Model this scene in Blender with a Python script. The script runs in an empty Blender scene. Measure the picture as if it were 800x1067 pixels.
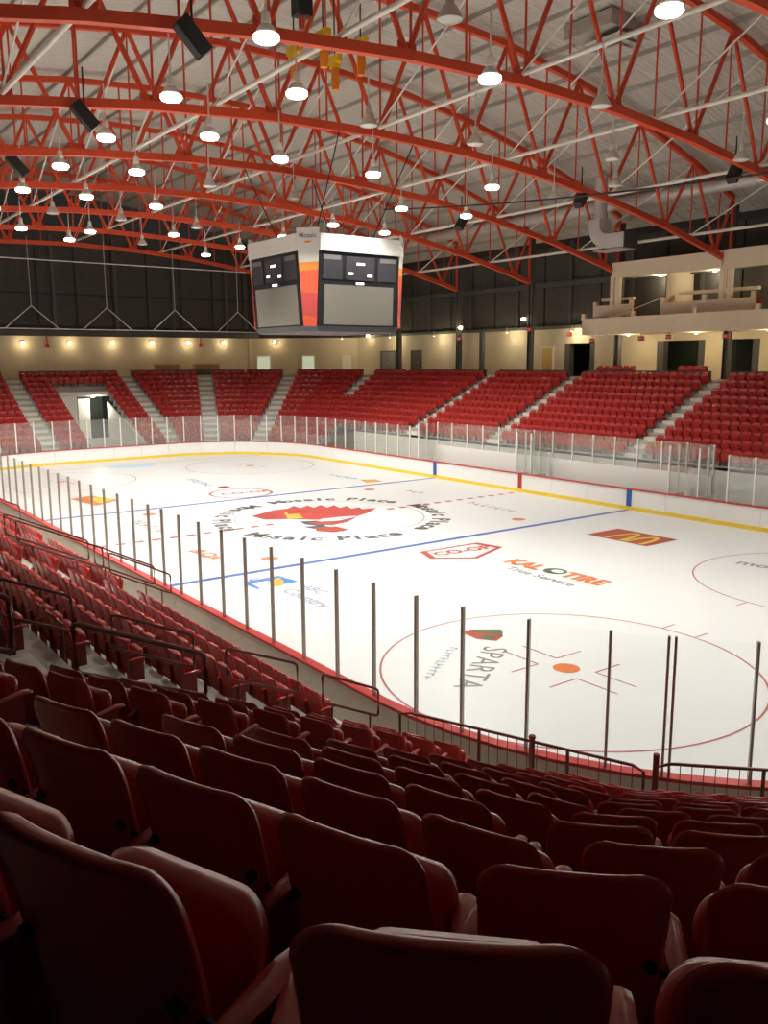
import bpy, bmesh, math, random
from mathutils import Matrix, Vector
import numpy as np
random.seed(4)
S = bpy.context.scene
COL = S.collection
PI = math.pi

# ------------------------------------------------------------------ camera, world, exposure
CAM = (34.4746, -22.1668, 7.4505)
RT = (0.59425363, 0.80426178, -0.00506136)
UP = (-0.13691422, 0.1073605, 0.98474780)
FW = (-0.79253840, 0.58449698, -0.17391423)
F_PX = 890.05
cam = bpy.data.cameras.new('camera')
cam.sensor_width = 36.0
cam.sensor_fit = 'AUTO'
cam.lens = F_PX / 1067.0 * 36.0
cam.clip_start = 0.05
cam.clip_end = 300
co = bpy.data.objects.new('camera', cam)
COL.objects.link(co)
M4 = Matrix(((RT[0], UP[0], -FW[0], CAM[0]), (RT[1], UP[1], -FW[1], CAM[1]), (RT[2], UP[2], -FW[2], CAM[2]), (0, 0, 0, 1)))
co.matrix_world = M4
S.camera = co

w = bpy.data.worlds.new('world')
S.world = w
w.use_nodes = True
w.node_tree.nodes['Background'].inputs[0].default_value = (1.0, 0.93, 0.82, 1)
w.node_tree.nodes['Background'].inputs[1].default_value = 0.02
S.view_settings.view_transform = 'Standard'
S.view_settings.look = 'None'
S.view_settings.gamma = 1.0
S.view_settings.use_curve_mapping = False
S.view_settings.exposure = 0.0
LAMP_W = 4400.0       # power of one high-bay lamp
SCONCE_W = 30.0

# ------------------------------------------------------------------ helpers
HX, HY, RC = 30.48, 12.95, 8.53


def back(u, v, z=0.0):
    """world point of the plane z that the photograph shows at pixel u, v (used to survey flat print)"""
    a, b = (u - 400) / F_PX, -(v - 533.5) / F_PX
    d = [RT[i] * a + UP[i] * b + FW[i] for i in range(3)]
    t = (z - CAM[2]) / d[2]
    return (CAM[0] + d[0] * t, CAM[1] + d[1] * t)


def project(x, y, z):
    d = (x - CAM[0], y - CAM[1], z - CAM[2])
    r = sum(RT[i] * d[i] for i in range(3)); u = sum(UP[i] * d[i] for i in range(3)); f = sum(FW[i] * d[i] for i in range(3))
    if f < 0.05:
        return None
    return 400 + F_PX * r / f, 533.5 - F_PX * u / f, f


def mat(name, color, rough=0.5, metal=0.0, var=0.12, scale=6.0, bump=0.0, bscale=40.0, coat=0.0, spec=0.5):
    m = bpy.data.materials.new(name)
    m.use_nodes = True
    nt = m.node_tree
    b = nt.nodes['Principled BSDF']
    b.inputs['Roughness'].default_value = rough
    b.inputs['Metallic'].default_value = metal
    b.inputs['Specular IOR Level'].default_value = spec
    b.inputs['Coat Weight'].default_value = coat
    b.inputs['Coat Roughness'].default_value = 0.15
    tc = nt.nodes.new('ShaderNodeTexCoord')
    no = nt.nodes.new('ShaderNodeTexNoise')
    no.inputs['Scale'].default_value = scale
    no.inputs['Detail'].default_value = 4
    nt.links.new(tc.outputs['Object'], no.inputs['Vector'])
    mx = nt.nodes.new('ShaderNodeMix')
    mx.data_type = 'RGBA'
    mx.inputs[6].default_value = (*[c * (1 - var) for c in color], 1)
    mx.inputs[7].default_value = (*[min(1, c * (1 + var)) for c in color], 1)
    nt.links.new(no.outputs['Fac'], mx.inputs[0])
    nt.links.new(mx.outputs[2], b.inputs['Base Color'])
    if bump:
        n2 = nt.nodes.new('ShaderNodeTexNoise')
        n2.inputs['Scale'].default_value = bscale
        bp = nt.nodes.new('ShaderNodeBump')
        bp.inputs['Strength'].default_value = bump
        bp.inputs['Distance'].default_value = 0.01
        nt.links.new(tc.outputs['Object'], n2.inputs['Vector'])
        nt.links.new(n2.outputs['Fac'], bp.inputs['Height'])
        nt.links.new(bp.outputs['Normal'], b.inputs['Normal'])
    return m


def emit(name, color, strength):
    m = bpy.data.materials.new(name)
    m.use_nodes = True
    nt = m.node_tree
    b = nt.nodes['Principled BSDF']
    b.inputs['Base Color'].default_value = (*color, 1)
    b.inputs['Emission Color'].default_value = (*color, 1)
    b.inputs['Emission Strength'].default_value = strength
    return m


def glass_mat(name, tint, refl=0.06, haze=0.0, fres=0.28):
    m = bpy.data.materials.new(name)
    m.use_nodes = True
    nt = m.node_tree
    nt.nodes.clear()
    out = nt.nodes.new('ShaderNodeOutputMaterial')
    tr = nt.nodes.new('ShaderNodeBsdfTransparent')
    tr.inputs[0].default_value = (*tint, 1)
    gl = nt.nodes.new('ShaderNodeBsdfGlossy')
    gl.inputs['Roughness'].default_value = 0.04
    lw = nt.nodes.new('ShaderNodeLayerWeight')
    lw.inputs['Blend'].default_value = 0.12
    mth = nt.nodes.new('ShaderNodeMath')
    mth.operation = 'MULTIPLY_ADD'
    mth.inputs[1].default_value = fres
    mth.inputs[2].default_value = refl * 0.5
    mx = nt.nodes.new('ShaderNodeMixShader')
    nt.links.new(lw.outputs['Fresnel'], mth.inputs[0])
    nt.links.new(mth.outputs[0], mx.inputs[0])
    nt.links.new(tr.outputs[0], mx.inputs[1])
    nt.links.new(gl.outputs[0], mx.inputs[2])
    if haze:
        df = nt.nodes.new('ShaderNodeBsdfDiffuse')
        df.inputs[0].default_value = (0.8, 0.8, 0.78, 1)
        m2 = nt.nodes.new('ShaderNodeMixShader')
        m2.inputs[0].default_value = haze
        nt.links.new(mx.outputs[0], m2.inputs[1])
        nt.links.new(df.outputs[0], m2.inputs[2])
        mx = m2
    nt.links.new(mx.outputs[0], out.inputs[0])
    return m


class MB:
    def __init__(s):
        s.v, s.f, s.m = [], [], []

    def add(s, vs, fs, mi=0):
        o = len(s.v)
        s.v += [tuple(p) for p in vs]
        s.f += [tuple(i + o for i in f) for f in fs]
        s.m += [mi] * len(fs)
        return s

    def box(s, c, d, rz=0.0, mi=0, mx=None):
        x, y, z = d[0] / 2, d[1] / 2, d[2] / 2
        p = [Vector(q) for q in ((-x, -y, -z), (x, -y, -z), (x, y, -z), (-x, y, -z), (-x, -y, z), (x, -y, z), (x, y, z), (-x, y, z))]
        r = mx if mx is not None else Matrix.Rotation(rz, 3, 'Z')
        p = [r @ q + Vector(c) for q in p]
        return s.add(p, [(0, 3, 2, 1), (4, 5, 6, 7), (0, 1, 5, 4), (1, 2, 6, 5), (2, 3, 7, 6), (3, 0, 4, 7)], mi)

    def bar(s, a, b, r, n=8, mi=0, h=None):
        """round bar, or rectangular when h is given (width r, height h)"""
        return s.sweep([a, b], r, n, mi, h)

    def sweep(s, path, r, n=8, mi=0, h=None, closed=False):
        P = [Vector(p) for p in path]
        k = len(P)
        rings = []
        for i in range(k):
            if closed:
                t = (P[(i + 1) % k] - P[i - 1])
            else:
                t = P[min(i + 1, k - 1)] - P[max(i - 1, 0)]
            t.normalize()
            sd = t.cross(Vector((0, 0, 1)))
            if sd.length < 1e-3:
                sd = Vector((1, 0, 0))
            sd.normalize()
            up = sd.cross(t)
            if h is None:
                rings.append([P[i] + sd * (r * math.cos(2 * PI * j / n)) + up * (r * math.sin(2 * PI * j / n)) for j in range(n)])
            else:
                rings.append([P[i] + sd * (a * r / 2) + up * (b * h / 2) for a, b in ((1, -1), (1, 1), (-1, 1), (-1, -1))])
        n = len(rings[0])
        vs = [q for rg in rings for q in rg]
        fs = []
        for i in range(k if closed else k - 1):
            a, b = i * n, ((i + 1) % k) * n
            for j in range(n):
                fs.append((a + j, a + (j + 1) % n, b + (j + 1) % n, b + j))
        if not closed:
            fs.append(tuple(range(n))[::-1])
            fs.append(tuple((k - 1) * n + j for j in range(n)))
        return s.add(vs, fs, mi)

    def lathe(s, c, prof, n=16, mi=0):
        vs = []
        for r, z in prof:
            for j in range(n):
                vs.append((c[0] + r * math.cos(2 * PI * j / n), c[1] + r * math.sin(2 * PI * j / n), c[2] + z))
        fs = []
        for i in range(len(prof) - 1):
            for j in range(n):
                fs.append((i * n + j, i * n + (j + 1) % n, (i + 1) * n + (j + 1) % n, (i + 1) * n + j))
        return s.add(vs, fs, mi)

    def prism(s, poly, z0, z1, mi=0):
        n = len(poly)
        vs = [(p[0], p[1], z0) for p in poly] + [(p[0], p[1], z1) for p in poly]
        fs = [tuple(range(n))[::-1], tuple(range(n, 2 * n))] + [(i, (i + 1) % n, n + (i + 1) % n, n + i) for i in range(n)]
        return s.add(vs, fs, mi)

    def mesh(s, name, mats, smooth=False):
        me = bpy.data.meshes.new(name)
        me.from_pydata(s.v, [], s.f)
        for m in (mats if isinstance(mats, (list, tuple)) else [mats]):
            me.materials.append(m)
        me.polygons.foreach_set('material_index', s.m)
        bm = bmesh.new()
        bm.from_mesh(me)
        bmesh.ops.recalc_face_normals(bm, faces=bm.faces)
        bm.to_mesh(me)
        bm.free()
        if smooth:
            me.polygons.foreach_set('use_smooth', [True] * len(me.polygons))
            try:
                me.set_sharp_from_angle(angle=math.radians(50))
            except Exception:
                pass
        me.update()
        return me

    def build(s, name, mats, parent=None, smooth=False):
        o = bpy.data.objects.new(name, s.mesh(name, mats, smooth))
        COL.objects.link(o)
        if parent is not None:
            o.parent = parent
        return o


def put(name, me, parent=None, mw=None):
    o = bpy.data.objects.new(name, me)
    COL.objects.link(o)
    if parent is not None:
        o.parent = parent
    if mw is not None:
        o.matrix_local = mw
    return o


def tag(o, label, cat, group=None):
    o['label'] = label
    o['category'] = cat
    if group:
        o['group'] = group
    return o


def thing(name, label, cat, loc=(0, 0, 0), rz=0.0, group=None):
    o = bpy.data.objects.new(name, None)
    o.empty_display_size = 0.2
    COL.objects.link(o)
    o.location = loc
    o.rotation_euler = (0, 0, rz)
    return tag(o, label, cat, group)


def structure(o):
    o['kind'] = 'structure'
    return o


def struct_root(name):
    o = bpy.data.objects.new(name, None)
    COL.objects.link(o)
    o['kind'] = 'structure'
    return o


def local(mb, loc, rz=0.0):
    """shift the collected vertices of a mesh into the frame of a thing standing at loc"""
    r = Matrix.Rotation(-rz, 3, 'Z')
    L = Vector(loc)
    mb.v = [tuple(r @ (Vector(p) - L)) for p in mb.v]
    return mb


ORD = ['zeroth', 'first', 'second', 'third', 'fourth', 'fifth', 'sixth', 'seventh', 'eighth', 'ninth', 'tenth', 'eleventh', 'twelfth', 'thirteenth', 'fourteenth', 'fifteenth', 'sixteenth', 'seventeenth', 'eighteenth', 'nineteenth', 'twentieth']
CORN = ((1, 1), (-1, 1), (-1, -1), (1, -1))


def outline(d, n=14):
    """rounded rink outline at offset d, counter-clockwise, starting mid right side going up"""
    pts = []
    for k, (sx, sy) in enumerate(CORN):
        cx, cy = sx * (HX - RC), sy * (HY - RC)
        for i in range(n + 1):
            a = k * PI / 2 + i * PI / 2 / n
            pts.append((cx + (RC + d) * math.cos(a), cy + (RC + d) * math.sin(a)))
    return pts


def facet(th, c=None):
    """frame of a straight bank of the bowl whose outward normal has angle th (deg)"""
    a = math.radians(th)
    n = Vector((math.cos(a), math.sin(a)))
    t = Vector((-n.y, n.x))
    if c is None:
        c = (21.95 if math.cos(a) > 0 else -21.95, 4.42 if math.sin(a) > 0 else -4.42)
    return Vector(c), n, t


def bowl_poly(nd):
    """16-sided bowl outline at offset nd"""
    pts = []
    for k, (sx, sy) in enumerate(CORN):
        c = Vector((sx * (HX - RC), sy * (HY - RC)))
        for j in range(4):
            a = math.radians(90 * k + 11.25 + 22.5 * j)
            r = (RC + nd) / math.cos(math.radians(11.25))
            pts.append(c + Vector((math.cos(a), math.sin(a))) * r)
    return pts


# ------------------------------------------------------------------ materials
M = {}
M['seat'] = mat('seat_red_plastic', (0.48, 0.040, 0.035), 0.25, 0, 0.10, 3, 0.05, 60, spec=0.34)
M['arm'] = mat('arm_red_gloss', (0.46, 0.05, 0.045), 0.18, 0, 0.10, 3, 0.04, 60, spec=0.6)
M['seat_metal'] = mat('seat_red_metal', (0.26, 0.016, 0.014), 0.35, 0.1, 0.15, 8)
M['dark_metal'] = mat('dark_bracket', (0.02, 0.018, 0.018), 0.5, 0.4)
M['truss'] = mat('truss_red_paint', (0.72, 0.080, 0.026), 0.5, 0, 0.12, 1.5)
M['girt'] = mat('white_tube_paint', (0.80, 0.76, 0.68), 0.45, 0, 0.06)
M['deck'] = None
M['purlin'] = mat('purlin_paint', (0.44, 0.415, 0.36), 0.6, 0, 0.1)
M['concrete'] = mat('terrace_concrete', (0.42, 0.395, 0.35), 0.8, 0, 0.16, 3, 0.3, 25)
M['step'] = mat('step_concrete', (0.76, 0.72, 0.64), 0.8, 0, 0.16, 4, 0.3, 25)
M['kerb'] = mat('barrier_outer_beige', (0.74, 0.70, 0.60), 0.7, 0, 0.1, 2)
M['board'] = mat('dasher_white', (0.86, 0.85, 0.82), 0.3, 0, 0.03, 2)
M['kick'] = mat('kick_plate_yellow', (0.85, 0.60, 0.05), 0.4, 0, 0.05, 2)
M['cap'] = mat('cap_red', (0.55, 0.035, 0.03), 0.4, 0, 0.06, 2)
M['blue'] = mat('line_blue', (0.018, 0.094, 0.396), 0.4, 0, 0.08, 4)
M['redline'] = mat('line_red', (0.446, 0.036, 0.025), 0.4, 0, 0.08, 4)
M['pinkline'] = mat('thin_line_red', (0.396, 0.115, 0.101), 0.4, 0, 0.08, 4)
M['crease'] = mat('crease_blue', (0.45, 0.68, 0.86), 0.4, 0, 0.05, 4)
M['ink'] = mat('print_black', (0.07, 0.07, 0.07), 0.4, 0, 0.15, 4)
M['orange'] = mat('print_orange', (0.612, 0.158, 0.043), 0.4, 0, 0.12, 4)
M['amber'] = mat('print_amber', (0.662, 0.360, 0.043), 0.4, 0, 0.12, 4)
M['yellow'] = mat('print_yellow', (0.684, 0.475, 0.043), 0.4, 0, 0.08, 4)
M['brick'] = mat('print_brick_red', (0.346, 0.036, 0.014), 0.4, 0, 0.12, 4)
M['green'] = mat('print_dark_green', (0.058, 0.115, 0.043), 0.4, 0, 0.12, 4)
M['pale'] = mat('print_pale_blue', (0.302, 0.331, 0.475), 0.4, 0, 0.12, 4)
M['sky'] = mat('print_sky_blue', (0.036, 0.202, 0.576), 0.4, 0, 0.12, 4)
M['whiteink'] = mat('print_white', (0.86, 0.85, 0.84), 0.4, 0, 0.05, 4)
M['grey'] = mat('print_grey', (0.216, 0.209, 0.194), 0.4, 0, 0.15, 4)
M['steel'] = mat('stanchion_aluminium', (0.42, 0.37, 0.32), 0.4, 0.5, 0.1, 4)
M['whitepost'] = mat('stanchion_white', (0.80, 0.78, 0.74), 0.4, 0.0, 0.05, 4)
M['glass'] = glass_mat('shield_glass', (0.99, 0.995, 0.99), 0.02, 0.0, 0.12)
M['glass2'] = glass_mat('shield_glass_hazy', (0.92, 0.94, 0.92), 0.16, 0.06)  # a little diffuse white mixed in for hazy panes
M['rail'] = mat('rail_maroon_paint', (0.16, 0.03, 0.022), 0.35, 0.2, 0.12, 6)
M['beige'] = mat('concourse_beige', (0.66, 0.57, 0.39), 0.75, 0, 0.05, 1.5)
M['cream'] = mat('suite_cream_panel', (0.90, 0.77, 0.56), 0.65, 0, 0.06, 3)
M['darkwall'] = mat('upper_wall_black', (0.045, 0.042, 0.038), 0.85, 0, 0.25, 1.2, 0.2, 20)
M['panel'] = mat('acoustic_panel_charcoal', (0.085, 0.080, 0.070), 0.9, 0, 0.25, 2.5, 0.3, 60)
M['column'] = mat('column_grey', (0.10, 0.098, 0.092), 0.55, 0.1, 0.1)
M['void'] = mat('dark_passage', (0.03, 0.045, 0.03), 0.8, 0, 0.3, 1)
M['bridle'] = mat('bridle_grey', (0.42, 0.41, 0.37), 0.5, 0.2, 0.08)
M['galv'] = mat('galvanised_duct', (0.66, 0.65, 0.61), 0.38, 0.35, 0.18, 2)
M['black'] = mat('speaker_black', (0.018, 0.018, 0.017), 0.6, 0, 0.2)
M['lampbody'] = mat('lamp_white_enamel', (0.72, 0.69, 0.63), 0.35, 0.1, 0.06)
M['lit'] = emit('lamp_lit_lens', (1.0, 0.97, 0.9), 14)
M['unlit'] = mat('lamp_unlit_lens', (0.70, 0.68, 0.62), 0.25, 0, 0.05)
M['sconce'] = emit('sconce_glow', (1.0, 0.82, 0.52), 14)
M['num'] = emit('score_digit', (1.0, 1.0, 0.96), 1.6)
M['screen'] = mat('video_screen_grey', (0.23, 0.215, 0.18), 0.7, 0, 0.10, 14, 0.2, 90)
M['scoreblack'] = mat('score_panel_black', (0.022, 0.022, 0.024), 0.4, 0, 0.3, 3)
M['scoretile'] = mat('score_tile_dark', (0.06, 0.06, 0.068), 0.35, 0, 0.2, 3)
M['sign'] = mat('sign_fascia_white', (0.78, 0.76, 0.70), 0.4, 0, 0.04)
M['wood'] = mat('pale_wood', (0.52, 0.30, 0.11), 0.5, 0, 0.2, 5)
M['tandoor'] = mat('tan_door', (0.72, 0.46, 0.15), 0.5, 0, 0.08, 3)
M['frame'] = mat('white_door_frame', (0.86, 0.83, 0.74), 0.5, 0, 0.04)
M['paper'] = emit('lit_door_glass', (0.62, 0.70, 0.52), 0.55)
M['hoist_y'] = mat('hoist_yellow', (1.0, 0.62, 0.02), 0.45, 0, 0.08, 5)
M['hoist_o'] = mat('hoist_orange_bag', (1.0, 0.30, 0.02), 0.6, 0, 0.15, 9)
M['exit'] = mat('exit_sign_red', (0.60, 0.04, 0.03), 0.5, 0, 0.1, 5)
M['vomwhite'] = mat('passage_white_paint', (0.70, 0.68, 0.62), 0.6, 0, 0.06, 2)
M['flag_o'] = mat('banner_orange', (0.90, 0.33, 0.06), 0.5, 0, 0.04)
M['flag_r'] = mat('banner_red', (0.78, 0.13, 0.06), 0.5, 0, 0.05)
M['flag_d'] = mat('banner_deep_red', (0.62, 0.09, 0.08), 0.5, 0, 0.05)


def deck_material():
    m = mat('roof_deck_beige', (0.58, 0.55, 0.485), 0.6, 0, 0.05, 0.6)
    nt = m.node_tree
    b = nt.nodes['Principled BSDF']
    tc = nt.nodes.new('ShaderNodeTexCoord')
    wv = nt.nodes.new('ShaderNodeTexWave')
    wv.bands_direction = 'X'
    wv.inputs['Scale'].default_value = 1.05
    bp = nt.nodes.new('ShaderNodeBump')
    bp.inputs['Strength'].default_value = 0.9
    bp.inputs['Distance'].default_value = 0.06
    nt.links.new(tc.outputs['Object'], wv.inputs['Vector'])
    nt.links.new(wv.outputs['Fac'], bp.inputs['Height'])
    nt.links.new(bp.outputs['Normal'], b.inputs['Normal'])
    return m


M['deck'] = deck_material()


def ice_material():
    m = mat('ice_surface', (0.695, 0.71, 0.705), 0.22, 0, 0.02, 0.35, spec=0.4)
    nt = m.node_tree
    b = nt.nodes['Principled BSDF']
    tc = nt.nodes.new('ShaderNodeTexCoord')
    n2 = nt.nodes.new('ShaderNodeTexNoise')
    n2.inputs['Scale'].default_value = 0.4
    n2.inputs['Detail'].default_value = 2
    rp = nt.nodes.new('ShaderNodeMapRange')
    rp.inputs['To Min'].default_value = 0.29
    rp.inputs['To Max'].default_value = 0.33
    nt.links.new(tc.outputs['Object'], n2.inputs['Vector'])
    nt.links.new(n2.outputs['Fac'], rp.inputs['Value'])
    nt.links.new(rp.outputs['Result'], b.inputs['Roughness'])
    return m


M['ice'] = ice_material()

# ------------------------------------------------------------------ ground and ice
fl = MB()
fl.prism([(-52, -36), (52, -36), (52, 36), (-52, 36)], -0.3, -0.06)
structure(fl.build('floor', M['concrete']))
ic = MB()
ic.prism(outline(0.0), -0.05, 0.0)
ice = structure(ic.build('ice_sheet', M['ice']))


def flat(name, polys, m, z=0.004, parent=None):
    """thin printed shape on the ice: list of polygons (xy)"""
    mb = MB()
    for p in polys:
        mb.add([(q[0], q[1], z) for q in p], [tuple(range(len(p)))])
    me = mb.mesh(name, m)
    for f in me.polygons:
        if f.normal.z < 0:
            f.flip()
    return put(name, me, parent or ice)


def rect(x0, x1, y0, y1):
    return [(x0, y0), (x1, y0), (x1, y1), (x0, y1)]


def ring(cx, cy, r, wd, n=96, a0=0.0, a1=2 * PI):
    out = []
    for i in range(n):
        a, b = a0 + (a1 - a0) * i / n, a0 + (a1 - a0) * (i + 1) / n
        out.append([(cx + (r - wd / 2) * math.cos(a), cy + (r - wd / 2) * math.sin(a)), (cx + (r + wd / 2) * math.cos(a), cy + (r + wd / 2) * math.sin(a)),
                    (cx + (r + wd / 2) * math.cos(b), cy + (r + wd / 2) * math.sin(b)), (cx + (r - wd / 2) * math.cos(b), cy + (r - wd / 2) * math.sin(b))])
    return out


def disc(cx, cy, r, n=28):
    return [[(cx + r * math.cos(2 * PI * i / n), cy + r * math.sin(2 * PI * i / n)) for i in range(n)]]


for sx in (1, -1):
    flat('blue_line', [rect(sx * 7.62 - 0.15, sx * 7.62 + 0.15, -HY + 0.05, HY - 0.05)], M['blue'])
    yg = HY - RC + math.sqrt(RC ** 2 - (27.13 - (HX - RC)) ** 2)
    flat('goal_line', [rect(sx * 27.13 - 0.04, sx * 27.13 + 0.04, -yg + 0.1, yg - 0.1)], M['pinkline'], 0.005)
    cr = [(sx * 27.13, -1.83)] + [(sx * 27.13 - sx * 1.83 * math.cos(a), 1.83 * math.sin(a)) for a in np.linspace(-PI / 2, PI / 2, 20)]
    flat('goal_crease', [cr[1:]], M['crease'], 0.003)
    for sy in (1, -1):
        cx, cy = sx * 21.03, sy * 6.71
        flat('face_off_circle', ring(cx, cy, 4.57, 0.055), M['pinkline'])
        flat('face_off_spot', disc(cx, cy, 0.33), M['orange'], 0.006)
        ls = []
        for ax in (1, -1):
            for ay in (1, -1):
                x0, y0 = cx + ax * 0.62, cy + ay * 0.34
                ls.append(rect(min(x0, x0 + ax * 1.2), max(x0, x0 + ax * 1.2), y0 - 0.025, y0 + 0.025))
                ls.append(rect(x0 - 0.025, x0 + 0.025, min(y0, y0 + ay * 0.92), max(y0, y0 + ay * 0.92)))
        flat('face_off_mark', ls, M['pinkline'])
        hs = []
        for ax in (0.52, -0.52):
            for ay in (1, -1):
                y0 = cy + ay * 4.55
                hs.append(rect(cx + ax - 0.025, cx + ax + 0.025, min(y0, y0 + ay * 0.6), max(y0, y0 + ay * 0.6)))
        flat('hash_mark', hs, M['pinkline'])
        flat('neutral_spot', disc(sx * 6.1, sy * 6.71, 0.33), M['orange'], 0.006)
flat('centre_line', [rect(-0.15, 0.15, y, y + 0.42) for y in np.arange(-HY + 0.05, HY - 0.4, 0.78) if abs(y + 0.2) > 3.0], M['redline'])
flat('centre_circle', ring(0, 0, 4.57, 0.05), M['pale'], 0.003)


def text_mesh(body, size, bold=0.0, align='CENTER', sx=1.0):
    cu = bpy.data.curves.new('t', 'FONT')
    cu.body = body
    cu.size = size
    cu.offset = bold
    cu.align_x = align
    cu.resolution_u = 2
    ob = bpy.data.objects.new('t', cu)
    COL.objects.link(ob)
    dg = bpy.context.evaluated_depsgraph_get()
    dg.update()
    me = bpy.data.meshes.new_from_object(ob.evaluated_get(dg))
    bpy.data.objects.remove(ob)
    bpy.data.curves.remove(cu)
    return me


def ice_text(name, body, pos, ang, size, m, bold=0.012, stretch=1.0, z=0.007):
    me = text_mesh(body, size, bold)
    me.name = name
    me.materials.clear()
    me.materials.append(m)
    mw = Matrix.Translation((pos[0], pos[1], z)) @ Matrix.Rotation(math.radians(ang), 4, 'Z') @ Matrix.Diagonal((stretch, 1, 1, 1))
    return put(name, me, ice, mw)


def ice_strokes(name, n, pos, ang, size, m, stretch=1.0):
    """a word too blurred to read: short upright marks in a row"""
    rnd = random.Random(n * 7 + int(pos[0] * 10))
    c, q = math.cos(math.radians(ang)), math.sin(math.radians(ang))
    ps = []
    for k in range(n):
        x = (k - (n - 1) / 2) * size * 0.62 * stretch
        h, wd = size * rnd.uniform(0.5, 0.72), size * 0.12
        for bx in ((x - wd * 1.4, x - wd * 0.4, 0, h), (x - wd * 1.4, x + size * 0.2, h * rnd.choice((0.0, 0.45, 0.8)), 0)):
            x0, x1, y0, y1 = bx
            y1 = y1 or y0 + wd
            ps.append([(pos[0] + a * c - b * q, pos[1] + a * q + b * c) for a, b in ((x0, y0), (x1, y0), (x1, y1), (x0, y1))])
    return flat(name, ps, m, 0.007)


def ring_text(name, body, r, ang_mid, size, m, inward, step):
    """letters one by one along a circle"""
    mb = MB()
    n = len(body)
    for i, ch in enumerate(body):
        if ch == ' ':
            continue
        k = (i - (n - 1) / 2) * step * (1 if inward else -1)
        a = math.radians(ang_mid + k)
        me = text_mesh(ch, size, 0.045)
        rot = a + (PI / 2 if inward else -PI / 2)
        mw = Matrix.Translation((r * math.cos(a), r * math.sin(a), 0.007)) @ Matrix.Rotation(rot, 4, 'Z')
        mb.add([mw @ v.co for v in me.vertices], [tuple(p.vertices) for p in me.polygons])
        bpy.data.meshes.remove(me)
    return mb.build(name, m, ice)


ring_text('ring_lettering', 'Mosaic Place', 5.6, -36, 1.2, M['ink'], True, 6.4)
ring_text('ring_lettering', 'Mosaic Place', 5.0, 144, 1.2, M['ink'], False, 6.4)
ring_text('ring_lettering', 'Mosaic Place', 5.6, -126, 1.2, M['ink'], True, 6.4)
ring_text('ring_lettering', 'Mosaic Place', 5.0, 54, 1.2, M['ink'], False, 6.4)


def px(*pts):
    return [back(u, v) for u, v in pts]


# centre emblem: fan of red feathers over grey strokes
flat('emblem_feathers', [px((262, 538), (284, 532), (300, 530), (306, 527.2), (313, 529.6), (320, 526.8), (327, 529.2), (334, 526.4), (341, 529.0), (348, 526.6), (354, 529.4), (361, 527.4), (366, 530.2), (374, 528.6), (377, 530.6), (392, 529.6), (383, 534.5), (372, 538.0), (352, 540.6), (330, 541.8), (300, 541.0), (276, 541.6))], M['redline'], 0.008)
flat('emblem_quill', [px((298, 532.5), (318, 531), (330, 533), (318, 535), (300, 536)), px((263, 538), (284, 533.5), (292, 538), (278, 541.2))], M['brick'], 0.011)
flat('emblem_band', [px((296, 534), (309, 533), (316, 540), (300, 541.4))], M['amber'], 0.010)
flat('emblem_stroke', [px((312, 543.4), (330, 542.6), (342, 546), (336, 548.6), (318, 546.6)), px((316, 549.0), (336, 547.6), (352, 551), (360, 553.6), (338, 553.2))], M['ink'], 0.009)
flat('emblem_face', [px((322, 544.2), (352, 542.8), (372, 538.6), (362, 544), (346, 547.4), (330, 546.6)), px((328, 550.4), (350, 548.6), (364, 552), (348, 554.8), (330, 553.6))], M['brick'], 0.0095)
flat('emblem_white', [px((334, 541.0), (358, 538.6), (371, 537.6), (352, 541.6), (338, 542.6))], M['whiteink'], 0.012)
# co-op shield
sh = px((437, 575), (448, 582.5), (497, 582), (524, 570), (497, 565.5))
ctr = (sum(p[0] for p in sh) / 5, sum(p[1] for p in sh) / 5)
flat('shield_border', [[a, b, (ctr[0] + (b[0] - ctr[0]) * 0.83, ctr[1] + (b[1] - ctr[1]) * 0.83), (ctr[0] + (a[0] - ctr[0]) * 0.83, ctr[1] + (a[1] - ctr[1]) * 0.83)] for a, b in zip(sh, sh[1:] + sh[:1])], M['redline'])
ice_text('shield_lettering', 'CO-OP', (9.85, 0.05), 84, 0.85, M['redline'], 0.03)
# tyre dealer
ice_text('tyre_lettering', 'KAL', (12.75, 0.02), 1, 1.05, M['orange'], 0.055, 0.85)
ice_text('tyre_lettering', 'TIRE', (15.5, 0.08), 1, 1.05, M['orange'], 0.055, 0.85)
flat('tyre_ball', [[(14.13 + 0.45 * math.cos(a), 0.45 + 0.42 * math.sin(a)) for a in np.linspace(0, 2 * PI, 20)[:-1]]], M['green'])
flat('tyre_ball', [[(14.2 + 0.24 * math.cos(a), 0.5 + 0.2 * math.sin(a)) for a in np.linspace(0, 2 * PI, 16)[:-1]]], M['whiteink'], 0.006)
ice_text('tyre_lettering', 'True Service', (14.3, -0.72), -1, 0.62, M['grey'], 0.008, 1.0)
# red rectangle with golden arches
flat('red_panel', [rect(10.45, 13.54, 6.48, 8.6)], M['brick'])
arch = []
for cx in (11.75, 12.75):
    for i in range(14):
        a, b = PI * i / 14, PI * (i + 1) / 14
        arch.append([(cx + 0.5 * math.cos(a), 6.6 + 1.75 * math.sin(a)), (cx + 0.28 * math.cos(a), 6.6 + 1.45 * math.sin(a)), (cx + 0.28 * math.cos(b), 6.6 + 1.45 * math.sin(b)), (cx + 0.5 * math.cos(b), 6.6 + 1.75 * math.sin(b))])
flat('golden_arch', arch, M['yellow'], 0.008)
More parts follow.
